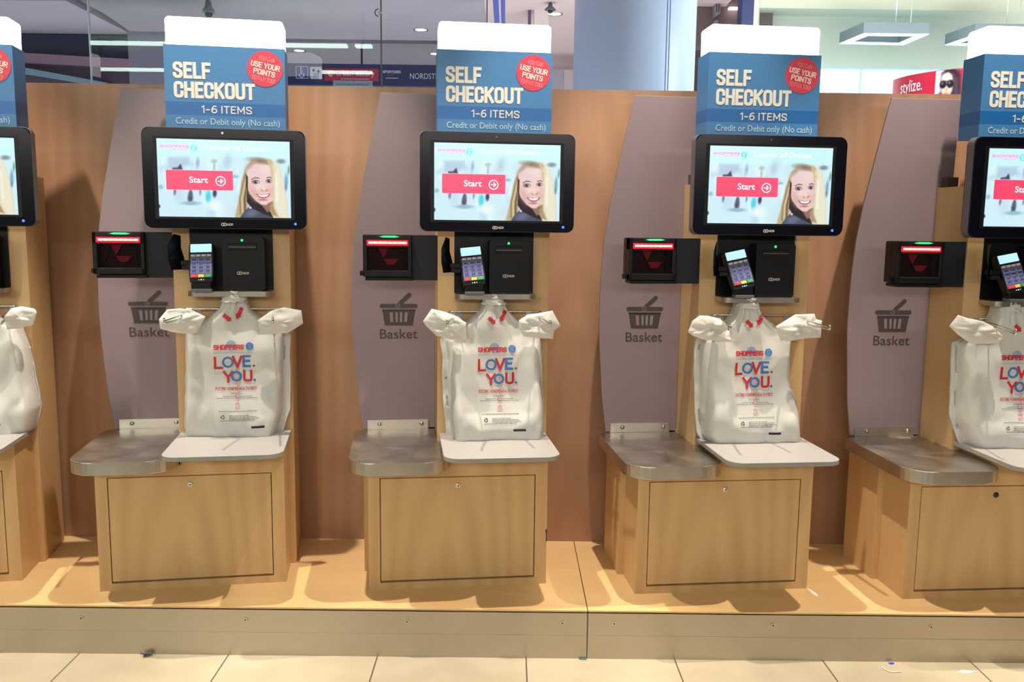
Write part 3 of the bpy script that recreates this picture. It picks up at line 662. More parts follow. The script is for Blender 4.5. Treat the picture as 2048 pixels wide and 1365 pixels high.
def print_mesh(front, du, which):
    def f(m):
        fv = lambda u, w_: front(u, w_)+.0016
        U = lambda x: .312+(x-535)*.000316+du; W = lambda y: .6725+(543-y)*.000322
        def tx(st, x0, x1, y0, y1, mt, bold=0, fine=.12): m.text(st, U(x0), U(x1), W(y1), W(y0), fv, mt, bold, 0, None, fine)
        def bar(x0, x1, y0, y1, mt, off=0):
            n = max(2, int((x1-x0)/14)); ff = lambda u, w_: fv(u, w_)+off
            for k in range(n):
                a_, b_ = x0+(x1-x0)*k/n, x0+(x1-x0)*(k+1)/n; m.flat([(U(a_), W(y1)), (U(b_), W(y1)), (U(b_), W(y0)), (U(a_), W(y0))], ff, mt)
        def dsc(x, y, r, mt, off=0, seg=20):
            ff = lambda u, w_: fv(u, w_)+off; cu, cw = U(x), W(y); P = [(cu+r*math.cos(2*PI*k/seg), cw+r*math.sin(2*PI*k/seg)) for k in range(seg)]
            m.add([(cu, ff(cu, cw), cw)]+[(p[0], ff(*p), p[1]) for p in P], [[0, k+1, (k+1) % seg+1] for k in range(seg)], mt)
        def rng_(x, y, r0, r1, mt, a0=0, a1=2*PI, off=0, seg=26):
            V = []
            for k in range(seg+1):
                a_ = a0+(a1-a0)*k/seg
                for r in (r0, r1): p = (U(x)+r*math.cos(a_), W(y)+r*math.sin(a_)); V.append((p[0], fv(*p)+off, p[1]))
            m.add(V, [[2*k, 2*k+1, 2*k+3, 2*k+2] for k in range(seg)], mt)
        if which == 'brand':
            caps(m, 'SHOPPERS', U(535), U(800), W(543), W(498), fv, .0033, red_ink, sub=.004)
            dsc(848, 513, .0108, blue_ink); rng_(852, 508, .004, .0058, pale_ink, .2, 4.0, .0003); rng_(845, 522, .003, .0046, pale_ink, -2.4, 1.2, .0003)
            bar(535, 885, 572, 575, pale_ink); return
        if which == 'slogan':
            bk = .0067
            caps(m, 'L', U(535), U(610), W(715), W(603), fv, bk, red_ink, sub=.004); rng_(656, 655, .0104, .0162, blue_ink); caps(m, 'V', U(692), U(784), W(708), W(597), fv, bk, red_ink, sub=.004); caps(m, 'E', U(783), U(857), W(703), W(592), fv, bk, blue_ink, sub=.004); dsc(883, 690, .0036, red_ink)
            caps(m, 'Y', U(609), U(702), W(840), W(733), fv, bk, red_ink, sub=.004); rng_(728, 782, .0092, .0154, blue_ink, off=.0004); caps(m, 'U', U(786), U(868), W(832), W(725), fv, bk, red_ink, sub=.004); dsc(886, 818, .0036, blue_ink)
            caps(m, "PUTTING WOMEN'S HEALTH FIRST", U(543), U(903), W(905), W(877), fv, .0011, red_ink, sub=.004); return
        if which == 'bar': bar(855, 970, 1224, 1244, solid_ink); return
        if which == 'emblem': rng_(687, 505, .005, .0142, pale_ink, off=-.0006); rng_(695, 500, 0, .004, pale_ink, off=-.0006); return
        if which == 'arrows':
            def arrow(p0, p1, h):
                a_, b_ = Vector((U(p0[0]), W(p0[1]))), Vector((U(p1[0]), W(p1[1]))); d = (b_-a_).normalized(); n_ = Vector((-d.y, d.x))
                for i in range(5):
                    q0, q1 = a_.lerp(b_, i*.13), a_.lerp(b_, (i+1)*.13); m.flat([tuple(q) for q in (q0+n_*h, q0-n_*h, q1-n_*h, q1+n_*h)], lambda u, w_: fv(u, w_)+.0012, red_ink)
                k = a_.lerp(b_, .65); m.flat([tuple(q) for q in (k+n_*h*1.6, k-n_*h*1.6, b_)], lambda u, w_: fv(u, w_)+.0012, red_ink)
            arrow((630, 232), (692, 290), .0055); arrow((785, 172), (738, 275), .0055); return
        if which == 'back':
            for k, ch in enumerate('SREPPOHS'):
                y0 = 690+k*49; c_ = (U(735), W(y0+20)); caps(m, ch, c_[0]-.0062, c_[0]+.0062, c_[1]-.0066, c_[1]+.0066, fv, .0024, pink_ink, -PI/2, c_, -.0006, .005)
            return
        tx('THANK YOU.', 670, 778, 926, 943, black_ink, .0, .4)
        rr = random.Random(3)
        for y, x0, x1 in ((960, 605, 860), (975, 555, 905), (1090, 568, 908), (1128, 662, 838), (1140, 662, 905), (1152, 662, 925), (1163, 662, 890), (1174, 585, 880)):
            x = x0
            while x < x1-6:
                l_ = min(rr.uniform(9, 34), x1-x); bar(x, x+l_, y-2.2, y+2.2, black_ink); x += l_+4
        for a_ in range(3): rng_(605, 1140, .0034, .0056, solid_ink, a_*2.1+.3, a_*2.1+2.0, 0, 8)
    return f
BAGS = {0: ((.01, None, [(.49, .762), (.51, .786), (.535, .791), (.569, .784), (.575, .774), (.564, .739), (.53, .728), (.495, .726)])),
        1: (.003, [(.177, .764), (.199, .791), (.233, .794), (.261, .791), (.29, .776), (.301, .77), (.276, .724), (.244, .723), (.21, .728), (.179, .738)], [(.442, .76), (.481, .787), (.514, .796), (.563, .787), (.567, .75), (.524, .722), (.487, .721), (.447, .721)]),
        2: (0, [(.277, .703), (.217, .717), (.191, .725), (.164, .751), (.155, .765), (.179, .8), (.218, .791), (.252, .778), (.267, .766), (.276, .761)], [(.426, .767), (.452, .784), (.48, .787), (.522, .795), (.546, .752), (.528, .738), (.525, .714), (.484, .716), (.44, .721), (.428, .741)]),
        3: (-.022, [(.14, .744), (.152, .776), (.173, .791), (.197, .79), (.231, .782), (.247, .765), (.258, .75), (.266, .717), (.237, .719), (.188, .722), (.154, .734)], [(.395, .76), (.45, .794), (.506, .796), (.512, .781), (.529, .777), (.529, .729), (.482, .726), (.433, .717), (.411, .721)]),
        4: (-.03, [(.105, .772), (.128, .803), (.15, .796), (.2, .786), (.23, .772), (.262, .745), (.261, .726), (.215, .723), (.171, .723), (.13, .749)], None)}
SIDE = {0: ([(.42, .245), (.6, .24), (.706, .24), (.73, .25), (.76, .29), (.786, .325), (.81, .34), (.84, .345)], [(.42, .525), (.434, .534), (.49, .548), (.588, .536), (.664, .526), (.725, .51), (.745, .47), (.765, .44), (.79, .415), (.812, .4), (.84, .39)]),
        1: ([(.42, .225), (.47, .225), (.535, .229), (.6, .232), (.713, .235), (.735, .25), (.76, .295), (.787, .327), (.809, .338), (.84, .345)], [(.42, .478), (.449, .487), (.487, .5), (.6, .503), (.711, .506), (.735, .49), (.759, .446), (.781, .42), (.802, .41), (.84, .402)]),
        2: ([(.42, .238), (.46, .235), (.525, .229), (.6, .226), (.65, .227), (.706, .22), (.735, .245), (.759, .282), (.78, .31), (.805, .326), (.84, .335)], [(.42, .513), (.49, .513), (.55, .509), (.62, .505), (.704, .5), (.735, .478), (.765, .43), (.79, .404), (.812, .39), (.84, .378)]),
        3: ([(.42, .227), (.44, .216), (.5, .208), (.56, .204), (.625, .2), (.685, .2), (.715, .203), (.74, .235), (.769, .273), (.796, .294), (.84, .302)], [(.42, .506), (.483, .499), (.536, .491), (.575, .474), (.604, .468), (.653, .467), (.711, .468), (.74, .44), (.765, .407), (.784, .38), (.808, .364), (.84, .358)]),
        4: ([(.42, .224), (.436, .215), (.5, .187), (.6, .183), (.668, .178), (.716, .178), (.74, .22), (.768, .257), (.801, .27), (.84, .276)], [(.42, .49), (.6, .475), (.705, .46), (.735, .43), (.765, .39), (.79, .365), (.812, .35), (.84, .345)])}

# ------------------------------------------------------------------ the five checkouts
KI = {0: (-1.8971, 2.3381, .1895), 1: (-1.1402, 2.3621, .1646), 2: (-.3895, 2.3897, .1241), 3: (.3659, 2.3843, .1049), 4: (1.1196, 2.3688, .0789)}
WH = {0: 'kiosk cut off by the left edge', 1: 'leftmost kiosk shown whole', 2: 'middle kiosk with the chipped side', 3: 'rightmost kiosk shown whole', 4: 'kiosk cut off by the right edge'}
TERM = {0: (.30, -8), 1: (.291, -2), 2: (.301, -6), 3: (.304, -12), 4: (.306, -11)}
for k, (x, y, th) in KI.items():
    Fm = Matrix.Translation((x, y, ZP)) @ Matrix.Rotation(th, 4, 'Z'); wh = WH[k]
    T = Thing('self_checkout_kiosk', {0: 'maple self checkout kiosk cut off by the left edge', 1: 'leftmost maple self checkout kiosk shown whole', 2: 'middle maple self checkout kiosk, its cabinet edge chipped', 3: 'rightmost maple self checkout kiosk shown whole', 4: 'maple self checkout kiosk cut off by the right edge, with a black lock'}[k], 'checkout kiosk', Fm, (.25, -.1, 0), 'self checkout kiosks')
    T.part('cabinet', 'cabinet', b_cabinet); d = T.part('door', 'door', b_door)
    T.part('lock', 'lockb' if k == 4 else 'lock', b_lock(mat('black lock', (32, 30, 30), .4) if k == 4 else mat('lock chrome', (215, 212, 206), .3, .5)), d, 'black lock' if k == 4 else 'silver lock')
    T.part('column', 'column', b_column)
    if True:
        p = T.part('side_panel', 'panel', b_panel, label='grey curved side panel'); T.part('basket_symbol', 'symbol', b_symbol, p); T.part('lettering', 'baskettext', b_baskettext, p)
        sh = T.part('basket_shelf', 'steelshelf', b_steelshelf, label='brushed steel basket shelf'); up_ = T.part('mounting_strip', 'upstand', b_upstand, sh)
        for bi, bu in enumerate((.026, .157)): T.part('bolt', 'bolt%d' % bi, b_bolt(bu), sh)
    T.part('bagging_shelf', 'greyshelf', b_greyshelf, label='grey bagging shelf'); T.part('back_plate', 'backplate', b_backplate, label='black back plate')
    T.part('device_shelf', 'termshelf', b_termshelf, label='small steel device shelf'); T.part('sign_post', 'post', b_post); T.part('block', 'notch', b_notch)
    if k == 2: T.part('chip', None, lambda m: m.prism([(.5045, .162), (.5095, .165), (.5095, .128), (.507, .127), (.507, .15)], -.01, .0006, 'v', hole), label='dark chip in the cabinet edge')
    G = Thing('illuminated_sign', 'blue SELF CHECKOUT box sign with glowing top, %s' % wh, 'sign', Fm, (.36, -.18, 1.294), 'self checkout signs')
    G.part('sign_box', 'signbox', b_signbox); G.part('light_box', 'lightbox', b_lightbox, label='glowing white light box'); G.part('lettering', 'signtext', b_signtext)
    bd = G.part('badge', 'badge', b_badge, label='round red badge'); G.part('lettering', 'badgetext', b_badgetext, bd)
    Mo = Thing('touchscreen_monitor', ('black touchscreen showing red Start button, bright webcam dot, %s' if k == 1 else 'black touchscreen showing red Start button, %s') % wh, 'monitor', Fm, (.36, -.08, 1.0165), 'touchscreen monitors')
    Mo.part('bezel', 'bezel', b_bezel); sc = Mo.part('screen', 'screen', screen_build, label='lit screen with a smiling blonde woman')
    Mo.part('start_button', 'startb', screen_button, sc); Mo.part('brand_lettering', 'screenb', screen_brand, sc); Mo.part('title_lettering', 'screent', screen_title, sc)
    Mo.part('webcam', 'webcam%d' % (k == 1), b_webcam(k == 1)); Mo.part('power_light', 'power', b_power); Mo.part('maker_logo', 'monlogo', b_monlogo); Mo.part('mounting_arm', 'monarm', b_monarm)
    if k:
        Sc = Thing('barcode_scanner', 'black barcode scanner with glowing red bar, %s' % wh, 'scanner', Fm, (.06, -.17, .873), 'barcode scanners')
        Sc.part('housing', 'scanner', b_scanner); Sc.part('inner_mirrors', 'scanback', b_scanback); Sc.part('window', 'scanglass', b_scanglass); Sc.part('light_bar', 'lightbar', b_lightbar, label='red light bar')
        Sc.part('status_light', 'scanled', b_scanled, label='green status light'); Sc.part('mounting_arm', 'arm', b_arm)
    tu, roll = TERM[k]
    if k:
        spin = Matrix.Rotation(math.radians(roll), 4, 'Y') @ Matrix.Rotation(math.radians(-20), 4, 'X')
        Ct = Thing('card_terminal', 'card payment terminal with lit display, %s' % wh, 'card terminal', Fm, (tu, -.055, .866), 'card payment terminals', True, spin)
        Ct.part('body', 'termbody', b_termbody); Ct.part('display', 'termlcd', b_termlcd, label='pale blue lit display'); Ct.part('status_lights', 'termleds', b_termleds)
        for i in range(4): Ct.part('function_key', 'fk%d' % i, b_key(-.0216+i*.0144, .0785, .0112, .0055, key_white))
        for r in range(4):
            for c in range(3): Ct.part('number_key', 'nk%d%d' % (r, c), b_key(-.0185+c*.0185, .0655-r*.0108, .0125, .0062, key_num, True))
        for c, mt in enumerate((key_red, key_yel, key_grn)): Ct.part('colour_key', 'ck%d' % c, b_key(-.0185+c*.0185, .0185, .0152, .0078, mt), label=('red key', 'yellow key', 'green key')[c])
        st_ = Ct.part('stand', 'termstand', b_termstand); st_.matrix_basis = spin.inverted() @ Matrix.Translation((0, 0, 0))
        Sd = Thing('privacy_shield', 'black plastic shield left of the card terminal, %s' % wh, 'shield', Fm, (.235, -.09, .9), 'privacy shields'); Sd.part('fin', 'shield', b_shield)
    if True:
        Pr = Thing('receipt_printer', 'black receipt printer with green light, %s' % wh, 'printer', Fm, (.4, -.11, .8393), 'receipt printers')
        Pr.part('body', 'printer', b_printer); Pr.part('paper_slot', 'slot', b_slot); Pr.part('status_light', 'pled', b_pled, label='green light'); Pr.part('maker_logo', 'plogo', b_plogo)
    R = Thing('bag_rack', 'chrome wire bag rack with two hooks, %s' % wh, 'bag rack', Fm, (.366, -.144, .77), 'bag racks')
    R.part('bar', 'rackbar', b_rackbar)
    for i in (0, 1): R.part('mounting_tab', 'tab%d' % i, b_tab((.255, .477)[i])); R.part('hook', 'hook%d' % i, b_hook((.255, .477)[i], (.216, .495)[i]))
    du, WL, WR = BAGS[k]; Lp, Rp = SIDE[k]
    lim, front = bag_funcs(k+1.37, Lp, Rp)
    B = Thing('plastic_bag', 'front white LOVE. YOU. carrier bag, %s' % wh, 'bag', Fm, (.365, -.08, .4203), 'front carrier bags on the racks')
    body = B.part('body', None, bag_mesh(lim, front, .836))
    B.part('neck', None, neck_mesh((lim(.825)[0]+lim(.825)[1])/2, k), label='crumpled gathered neck')
    for fl_, P in ((0, WL or [(q[0]+du, q[1]) for q in BAGS[2][1]]), (1, WR or [(q[0]+du, q[1]) for q in BAGS[2][2]])): B.part('handle', None, wing_mesh(P, k*2+fl_+1, fl_))
    for nm_, wk, lb in (('brand_lettering', 'brand', 'red and blue brand print'), ('slogan_lettering', 'slogan', 'large red and blue slogan'), ('fine_print', 'fine', 'small dark print'), ('fold_arrows', 'arrows', 'two red arrows'), ('ink_bar', 'bar', 'black printed bar'), ('show_through_emblem', 'emblem', 'faint blue emblem of the far side'), ('show_through_print', 'back', 'faint red print of the far side')):
        B.part(nm_, None, print_mesh(front, du, wk), label=lb)
    L2 = [(a_, v_-.004-.010*(k != 1)) for a_, v_ in Lp if a_ < .72]+[(.74, Lp[-4][1]-.0)]; R2 = [(a_, v_+(.020 if k == 1 else .002)) for a_, v_ in Rp if a_ < .72]+[(.74, Rp[-4][1])]
    lim2, front2 = bag_funcs(k+9.2, L2, R2, -.006)
    B2 = Thing('plastic_bag', 'plain white bag behind the front one, %s' % wh, 'bag', Fm, (.365, -.12, .4203), 'carrier bags hanging behind')
    B2.part('body', None, bag_mesh(lim2, lambda u, w_: min(front2(u, w_), front(u, w_)-.012) if lim(w_)[0] < u < lim(w_)[1] else -.119+.006*noise.noise(Vector((u*30, w_*20, k))), .735))
# ------------------------------------------------------------------ glass above the wall, shop ceiling and its tube lamps (they mirror in the glass)
GY = 2.85
single('window_1', lambda m: m.prism([(-1.3215, -GY), (-1.3215, -GY-.008), (-3.0, -GY-1.358), (-3.0, -GY-1.35)], ZT+.0005, 3.28, 'w', glass), kind='structure')
single('window_2', lambda m: m.box(-1.318, -.412, -GY-.008, -GY, ZT+.0005, 3.28, glass), kind='structure')
single('window_3', lambda m: m.box(-.408, -.082, -GY-.008, -GY, ZT+.0005, 3.28, glass), kind='structure')
edge = mat('dark glass edge', (40, 44, 58), .4); paledge = mat('pale glass edge', (165, 172, 186), .3)
single('trim_1', lambda m: m.box(-1.3213, -1.3183, -GY-.008, -GY+.001, ZT+.0005, 3.28, paledge), kind='structure')
single('trim_2', lambda m: m.box(-.4118, -.4082, -GY-.008, -GY+.001, ZT+.0005, 3.28, edge), kind='structure')
single('trim_3', lambda m: m.box(-.0818, -.0785, -GY-.009, -GY+.001, ZT+.0005, 3.28, edge), kind='structure')
def clip(m): m.ring(-.417, -GY+.003, 1.823, .009, .0125, edge, 24, .5*PI, 1.5*PI); m.disc(-.413, -GY+.004, 1.823, .006, .003, rim, 16)
single('glass_clip', clip, 'small round clip on the dark joint between glass panes', 'glass clip', loc=(-.41, GY, 1.823))
ceilw = mat('shop ceiling', (232, 230, 226), .8)
single('ceiling_shop', lambda m: m.box(-7, 7, -2.84, 7, 3.3, 3.36, ceilw), kind='structure')
tubem = mat('lamp tube', (226, 255, 240), .4, emit=24)
for nm, y, z, x0, x1, lab in (('tube_lamp', -3.48, 2.945, -7.5, -1.66, 'upper long tube lamp mirrored in the glass panes'), ('tube_lamp', -4.98, 2.94, -8, -1.64, 'lower long tube lamp mirrored in the glass panes'), ('tube_lamp', -3.48, 2.945, -1.58, -1.41, 'short tube lamp mirrored beside the glass joint')):
    Tt = Thing(nm, lab, 'tube lamp', I4, ((x0+x1)/2, -y, z), 'tube lamps of the shop')
    Tt.part('tube', None, lambda m: m.box(x0, x1, -y-.045, -y+.045, z, z+.03, tubem, .008))
    Tt.part('hanger', None, lambda m: m.box((x0+x1)/2-.02, (x0+x1)/2+.02, -y-.01, -y+.01, z+.03, 3.3, rim))
# aisle sign of the shop, seen mirrored in the glass
As = Thing('aisle_sign', 'pale aisle sign mirrored in the glass below the red sign', 'sign', I4, (-1.575, 3.28, 2.42))
As.part('panel', None, lambda m: m.box(-1.77, -1.38, 3.27, 3.285, 2.42, 2.588, mat('lit aisle sign', (150, 190, 205), .4, emit=9)))
def aisl(m):
    V, Fc = glyphs('Special Skin Care', .01, 0)
    m.add([(-1.41-x*.33, 3.269, 2.535+y*.032) for x, y in V], Fc, mat('aisle lettering', (70, 90, 130), .5))
As.part('lettering', None, aisl)

# ------------------------------------------------------------------ the mall beyond the glass
mallc = mat('mall ceiling', (186, 180, 190), .8); mallp = mat('mall pale wall', (206, 198, 200), .7)
single('ceiling_mall', lambda m: m.box(-11, -.3, -17, -2.95, 3.465, 3.52, mallc), kind='structure')
single('wall_far', lambda m: m.box(-11, 13, -17.1, -17, 0, 4.2, mallp), kind='structure')
single('trim_4', lambda m: m.box(-6, -.3, -11.45, -11.36, 3.44, 3.466, mat('ceiling groove line', (110, 106, 120), .7)), kind='structure')  # dark strip drawn for the groove across the mall ceiling
navy = mat('sign navy', (38, 44, 84), .5); iconw = mat('sign icon white', (196, 200, 214), .5); maroon = mat('sign maroon', (168, 44, 68), .5); icong = mat('sign icon grey', (150, 154, 168), .5); iconb = mat('sign icon blue', (34, 54, 128), .5)
Ds = Thing('directory_sign', 'long navy hanging mall sign with icons and a red panel', 'sign', I4, (-1.9, -11.5, 2.94))
pn = Ds.part('panel', None, lambda m: m.box(-3.6, -.45, -11.56, -11.5, 2.938, 3.196, navy))
for rx in (-3.2, -1.905, -.7): Ds.part('rod', None, lambda m: m.tube([(rx, -11.53, 3.196), (rx, -11.53, 3.465)], .012, dark, 8))
def wheel(m):
    v = -11.497; m.quad(-2.735, -2.58, 3.008, 3.162, v, iconw); m.quad(-2.728, -2.587, 3.015, 3.155, v+.002, iconb)
    m.disc(-2.668, v+.005, 3.138, .011, .002, iconw, 14); m.quad(-2.676, -2.663, 3.07, 3.125, v+.004, iconw); m.quad(-2.67, -2.63, 3.066, 3.076, v+.004, iconw); m.quad(-2.64, -2.628, 3.03, 3.074, v+.004, iconw); m.quad(-2.676, -2.64, 3.095, 3.103, v+.004, iconw); m.ring(-2.665, v+.004, 3.05, .023, .032, iconw, 20, .7*PI, 1.95*PI)
def lift(m):
    v = -11.497; m.flat(rrect(-2.556, -2.404, 3.005, 3.155, .02), v, iconw)
    for x, d in ((-2.51, 1), (-2.45, -1)): m.flat([(x-.022, 3.105-.0*d), (x+.022, 3.105), (x, 3.105+d*.03)][::d], v+.002, dark); m.quad(x-.006, x+.006, 3.09, 3.12, v+.002, dark)
    m.flat(rrect(-2.51, -2.445, 3.02, 3.075, .008), v+.002, icong)
Ds.part('wheelchair_symbol', None, wheel, pn); Ds.part('lift_symbol', None, lift, pn)
rp_ = Ds.part('red_panel', None, lambda m: m.quad(-2.375, -1.69, 2.985, 3.14, -11.497, maroon), pn)
def eat(m): m.text('urban eatery', -2.22, -1.74, 3.03, 3.115, -11.493, iconw, .0); m.ring(-2.29, -11.493, 3.075, .02, .036, iconw, 20, .3, 5.4); m.quad(-2.17, -1.81, 3.005, 3.016, -11.493, icong)
Ds.part('red_panel_lettering', None, eat, pn)
def spo(m): caps(m, 'SPORTCHEK'.replace('K', 'K'), -1.635, -1.405, 3.088, 3.122, -11.496, .006, iconw); m.flat([(-1.59, 3.058), (-1.5, 3.064), (-1.49, 3.075), (-1.58, 3.066)], -11.496, maroon); m.quad(-1.6, -1.44, 3.022, 3.034, -11.496, icong)
Ds.part('shop_lettering', None, spo, pn, label='grey lettering with a red dash')
Ds.part('store_lettering', None, lambda m: m.text('NORDSTROM', -1.292, -.80, 3.022, 3.092, -11.496, iconw, -.004), pn, label='pale capital lettering')
glow = mat('downlight glow', (255, 244, 244), .4, emit=3.5)
for (x, y, z, lab) in ((-1.08, 10.76, 3.464, 'bright round ceiling light above the navy sign, near the glass joint'), (-2.83, 12.1, 3.464, 'round ceiling light beside the upper mirrored tube'), (-1.03, 12.2, 3.464, 'round ceiling light half hidden by the middle sign'), (.455, 9.9, 3.464, 'white ceiling light under the right dome camera')):
    Dl = Thing('ceiling_light', lab, 'ceiling light', I4, (x, -y, z), 'round ceiling lights of the mall')
    def dl(m, r): m.lathe([(0, -.002), (r, -.002), (r, -.01)], glow if r < .07 else rim, (x, -y, z), 24)
    Dl.part('trim_ring', None, lambda m: m.lathe([(.068, -.001), (.086, -.004), (.086, 0)], rim, (x, -y, z), 24)); Dl.part('lens', None, lambda m: m.lathe([(0, -.006), (.05, -.005), (.069, -.001)], glow, (x, -y, z), 24))
camd = mat('dome camera grey', (92, 94, 106), .4); camb = mat('dome camera dark', (22, 26, 52), .12)
for x, y, z, sc_, lab in ((-1.99, 6, 2.535, 1.0, 'grey dome camera on a stem above the leftmost whole sign'), (.385, 9.42, 3.385, 1.4, 'dark dome camera on the pale ceiling beside the pillar')):
    Dc = Thing('dome_camera', lab, 'security camera', I4, (x, -y, z+.06), 'dome cameras')
    Dc.part('dome', None, lambda m: m.lathe([(0, -.03), (.014, -.026), (.023, -.015), (.026, 0)], camb, (x, -y, z), 20))
    Dc.part('housing', None, lambda m: m.lathe([(.026, 0), (.041*sc_, .004), (.041*sc_, .012), (.022, .045), (.02, .07), (0, .07)], camd, (x, -y, z), 24))
    Dc.part('stem', None, lambda m: m.tube([(x, -y, z+.065), (x, -y, 3.464)], .016, camd, 10))
# left: dark recess with pinkish fascia bands and a grey bulkhead
nav2 = mat('dark recess', (40, 48, 78), .7); mauve = mat('mauve fascia', (150, 122, 140), .7); plum = mat('plum fascia', (88, 72, 92), .7); teal = mat('pale teal band', (128, 160, 176), .6); bulk = mat('grey bulkhead', (136, 134, 150), .7)
single('wall_bulkhead', lambda m: m.box(-3.79, -2.9, -9.6, -9.0, 0, 3.04, bulk), kind='structure')
single('wall_recess', lambda m: m.box(-7, -3.79, -9.5, -9.1, 2.76, 3.02, nav2), kind='structure')
single('trim_6', lambda m: m.prism([(-7, 2.92), (-3.79, 2.775), (-3.79, 2.69), (-7, 2.80)], -9.2, -9.0, 'v', mauve), kind='structure')
single('trim_7', lambda m: m.prism([(-7, 2.80), (-3.79, 2.69), (-3.79, 2.45), (-7, 2.45)], -9.3, -9.08, 'v', plum), kind='structure')
single('trim_8', lambda m: m.prism([(-5.2, 2.72), (-4.77, 2.668), (-4.0, 2.538), (-4.0, 2.50), (-4.77, 2.615), (-5.2, 2.66)], -9.07, -8.95, 'v', teal), kind='structure')
single('trim_9', lambda m: m.prism([(-3.79, 3.03), (-7, 3.03), (-7, 3.40), (-4.2, 3.30)], -9.4, -7.8, 'v', mallc), kind='structure')
# middle: blue beams, posts, pale walls
blueb = mat('blue beam', (92, 110, 196), .5); palec = mat('pinkish ceiling', (226, 208, 206), .8)
single('ceiling_bay', lambda m: m.box(-.298, 2.2, -13.0, -2.95, 3.465, 3.52, palec), kind='structure')
single('wall_bay', lambda m: m.box(-.298, 2.2, -13.1, -13.0, 0, 3.52, palec), kind='structure')
single('trim_10', lambda m: m.prism([(-.205, 3.465), (-.145, 3.465), (-.12, 2.95), (-.162, 2.95)], -9.2, -9.0, 'v', blueb), kind='structure')
single('trim_11', lambda m: m.prism([(-.125, 3.465), (-.077, 3.465), (-.072, 2.95), (-.10, 2.95)], -9.2, -9.0, 'v', blueb), kind='structure')
single('trim_12', lambda m: m.box(.162, .196, -9.8, -9.74, 2.7, 3.465, mat('grey post', (92, 92, 112), .6)), kind='structure')
single('trim_13', lambda m: m.box(.228, .382, -9.95, -9.75, 2.7, 3.465, mat('pale box', (232, 220, 216), .7)), kind='structure')
single('trim_14', lambda m: m.box(.45, .682, -12.1, -12.0, 2.0, 3.243, mat('grey wall panel', (178, 180, 190), .6)), kind='structure')
single('trim_15', lambda m: m.box(.685, 1.2, -12.1, -12.0, 2.0, 3.245, mallp), kind='structure')
# pillar
pil = mat('pale blue pillar', (180, 204, 232), .4)
Pl = Thing('round_pillar', 'thick pale blue round pillar behind the wall', 'pillar', I4, (.935, -7, 0))
Pl.part('shaft', None, lambda m: m.lathe([(0, 0), (.462, 0), (.462, 4.2), (0, 4.2)], pil, (.935, -7, 0), 96))
def seam(m):
    for a in (-1.45, -1.40):
        x, y = .935+.463*math.cos(a+.27), -7-.463*math.sin(a+.27)
        m.tube([(x, y, 0), (x, y, 4.2)], .0035, mat('pillar seam', (140, 156, 186), .5), 6)
Pl.part('seam', None, seam)
# brown soffit with an edge-on sign, navy post
single('wall_brown', lambda m: m.prism([(1.3, 3.28), (1.879, 3.428), (1.994, 3.529), (2.2, 3.7), (2.7, 3.7), (2.7, 3.2), (1.954, 3.094), (1.894, 3.043), (1.3, 2.8)], -9.9, -9.5, 'v', mat('brown grey soffit', (128, 110, 112), .7)), kind='structure')
Fk = Thing('projecting_sign', 'grey edge-on sign with black stripes beside the pillar', 'sign', I4, (2.1, -9.4, 3.3))
def fk(m):
    m.prism([(2.07, 3.62), (2.125, 3.62), (2.125, 3.37), (2.07, 3.335)], -9.49, -9.38, 'v', mat('sign grey', (150, 146, 156), .5))
    for x in (2.083, 2.106): m.box(x, x+.006, -9.385, -9.378, 3.385, 3.62, hole)
Fk.part('panel', None, fk); Fk.part('arch', None, lambda m: m.prism([(2.066, 3.22), (2.115, 3.22), (2.115, 3.29), (2.10, 3.312), (2.085, 3.312), (2.066, 3.29)], -9.49, -9.40, 'v', mat('sign grey', (150, 146, 156), .5)))
El = Thing('ceiling_light', 'oval white light between grey sign and navy post', 'ceiling light', I4, (2.29, -9.4, 3.44)); El.part('lens', None, lambda m: m.box(2.225, 2.335, -9.49, -9.42, 3.427, 3.447, glow, .009))
np_ = Thing('navy_post', 'dark navy post left of the bright shop', 'post', I4, (2.055, -8, 0)); np_.part('shaft', None, lambda m: m.box(1.998, 2.107, -8.15, -8, 0, 4.2, mat('navy post', (28, 48, 96), .5), .004))
# bright shop on the right
mint = mat('mint white wall', (228, 228, 214), .8)
single('wall_shop', lambda m: m.box(2.5, 12, -9.75, -9.62, 0, 4.2, mint), kind='structure')
single('trim_16', lambda m: m.box(2.4, 12, -9.62, -9.3, 3.41, 3.60, mint), kind='structure')
single('ceiling_shop_beyond', lambda m: m.box(2.11, 12, -9.6, -3.0, 4.2, 4.26, mint), kind='structure')
single('wall_return', lambda m: m.prism([(2.11, -8.16), (2.16, -8.16), (2.6, -9.62), (2.5, -9.62)], 0, 4.2, 'w', mint), kind='structure')
cyan = mat('lit cyan panel', (160, 216, 244), .4, emit=.8)
for i, (x0, lab) in enumerate(((2.27, 'lit pale cyan wall panel right of the rightmost whole sign'), (3.275, 'lit pale cyan wall panel behind the red shop header'), (4.28, 'lit pale cyan wall panel at the right edge'))):
    Cp = Thing('light_panel', lab, 'light panel', I4, (x0+.5, -8.5, 1.6), 'lit cyan panels'); Cp.part('face', None, lambda m: m.box(x0, x0+.998, -8.56, -8.505, 1.55, 2.672, cyan)); Cp.part('frame', None, lambda m: [m.box(x0, x0+.998, -8.56, -8.5, 2.672, 2.684, mat('panel frame', (120, 160, 230), .4)), m.box(x0+.988, x0+.998, -8.505, -8.5, 1.55, 2.672, mat('panel frame', (120, 160, 230), .4)), None][2])
ringg = mat('lamp frame', (118, 132, 142), .5); ringl = mat('lamp diffuser', (226, 250, 250), .4, emit=2.6); cable = mat('lamp cable', (222, 238, 232), .6)
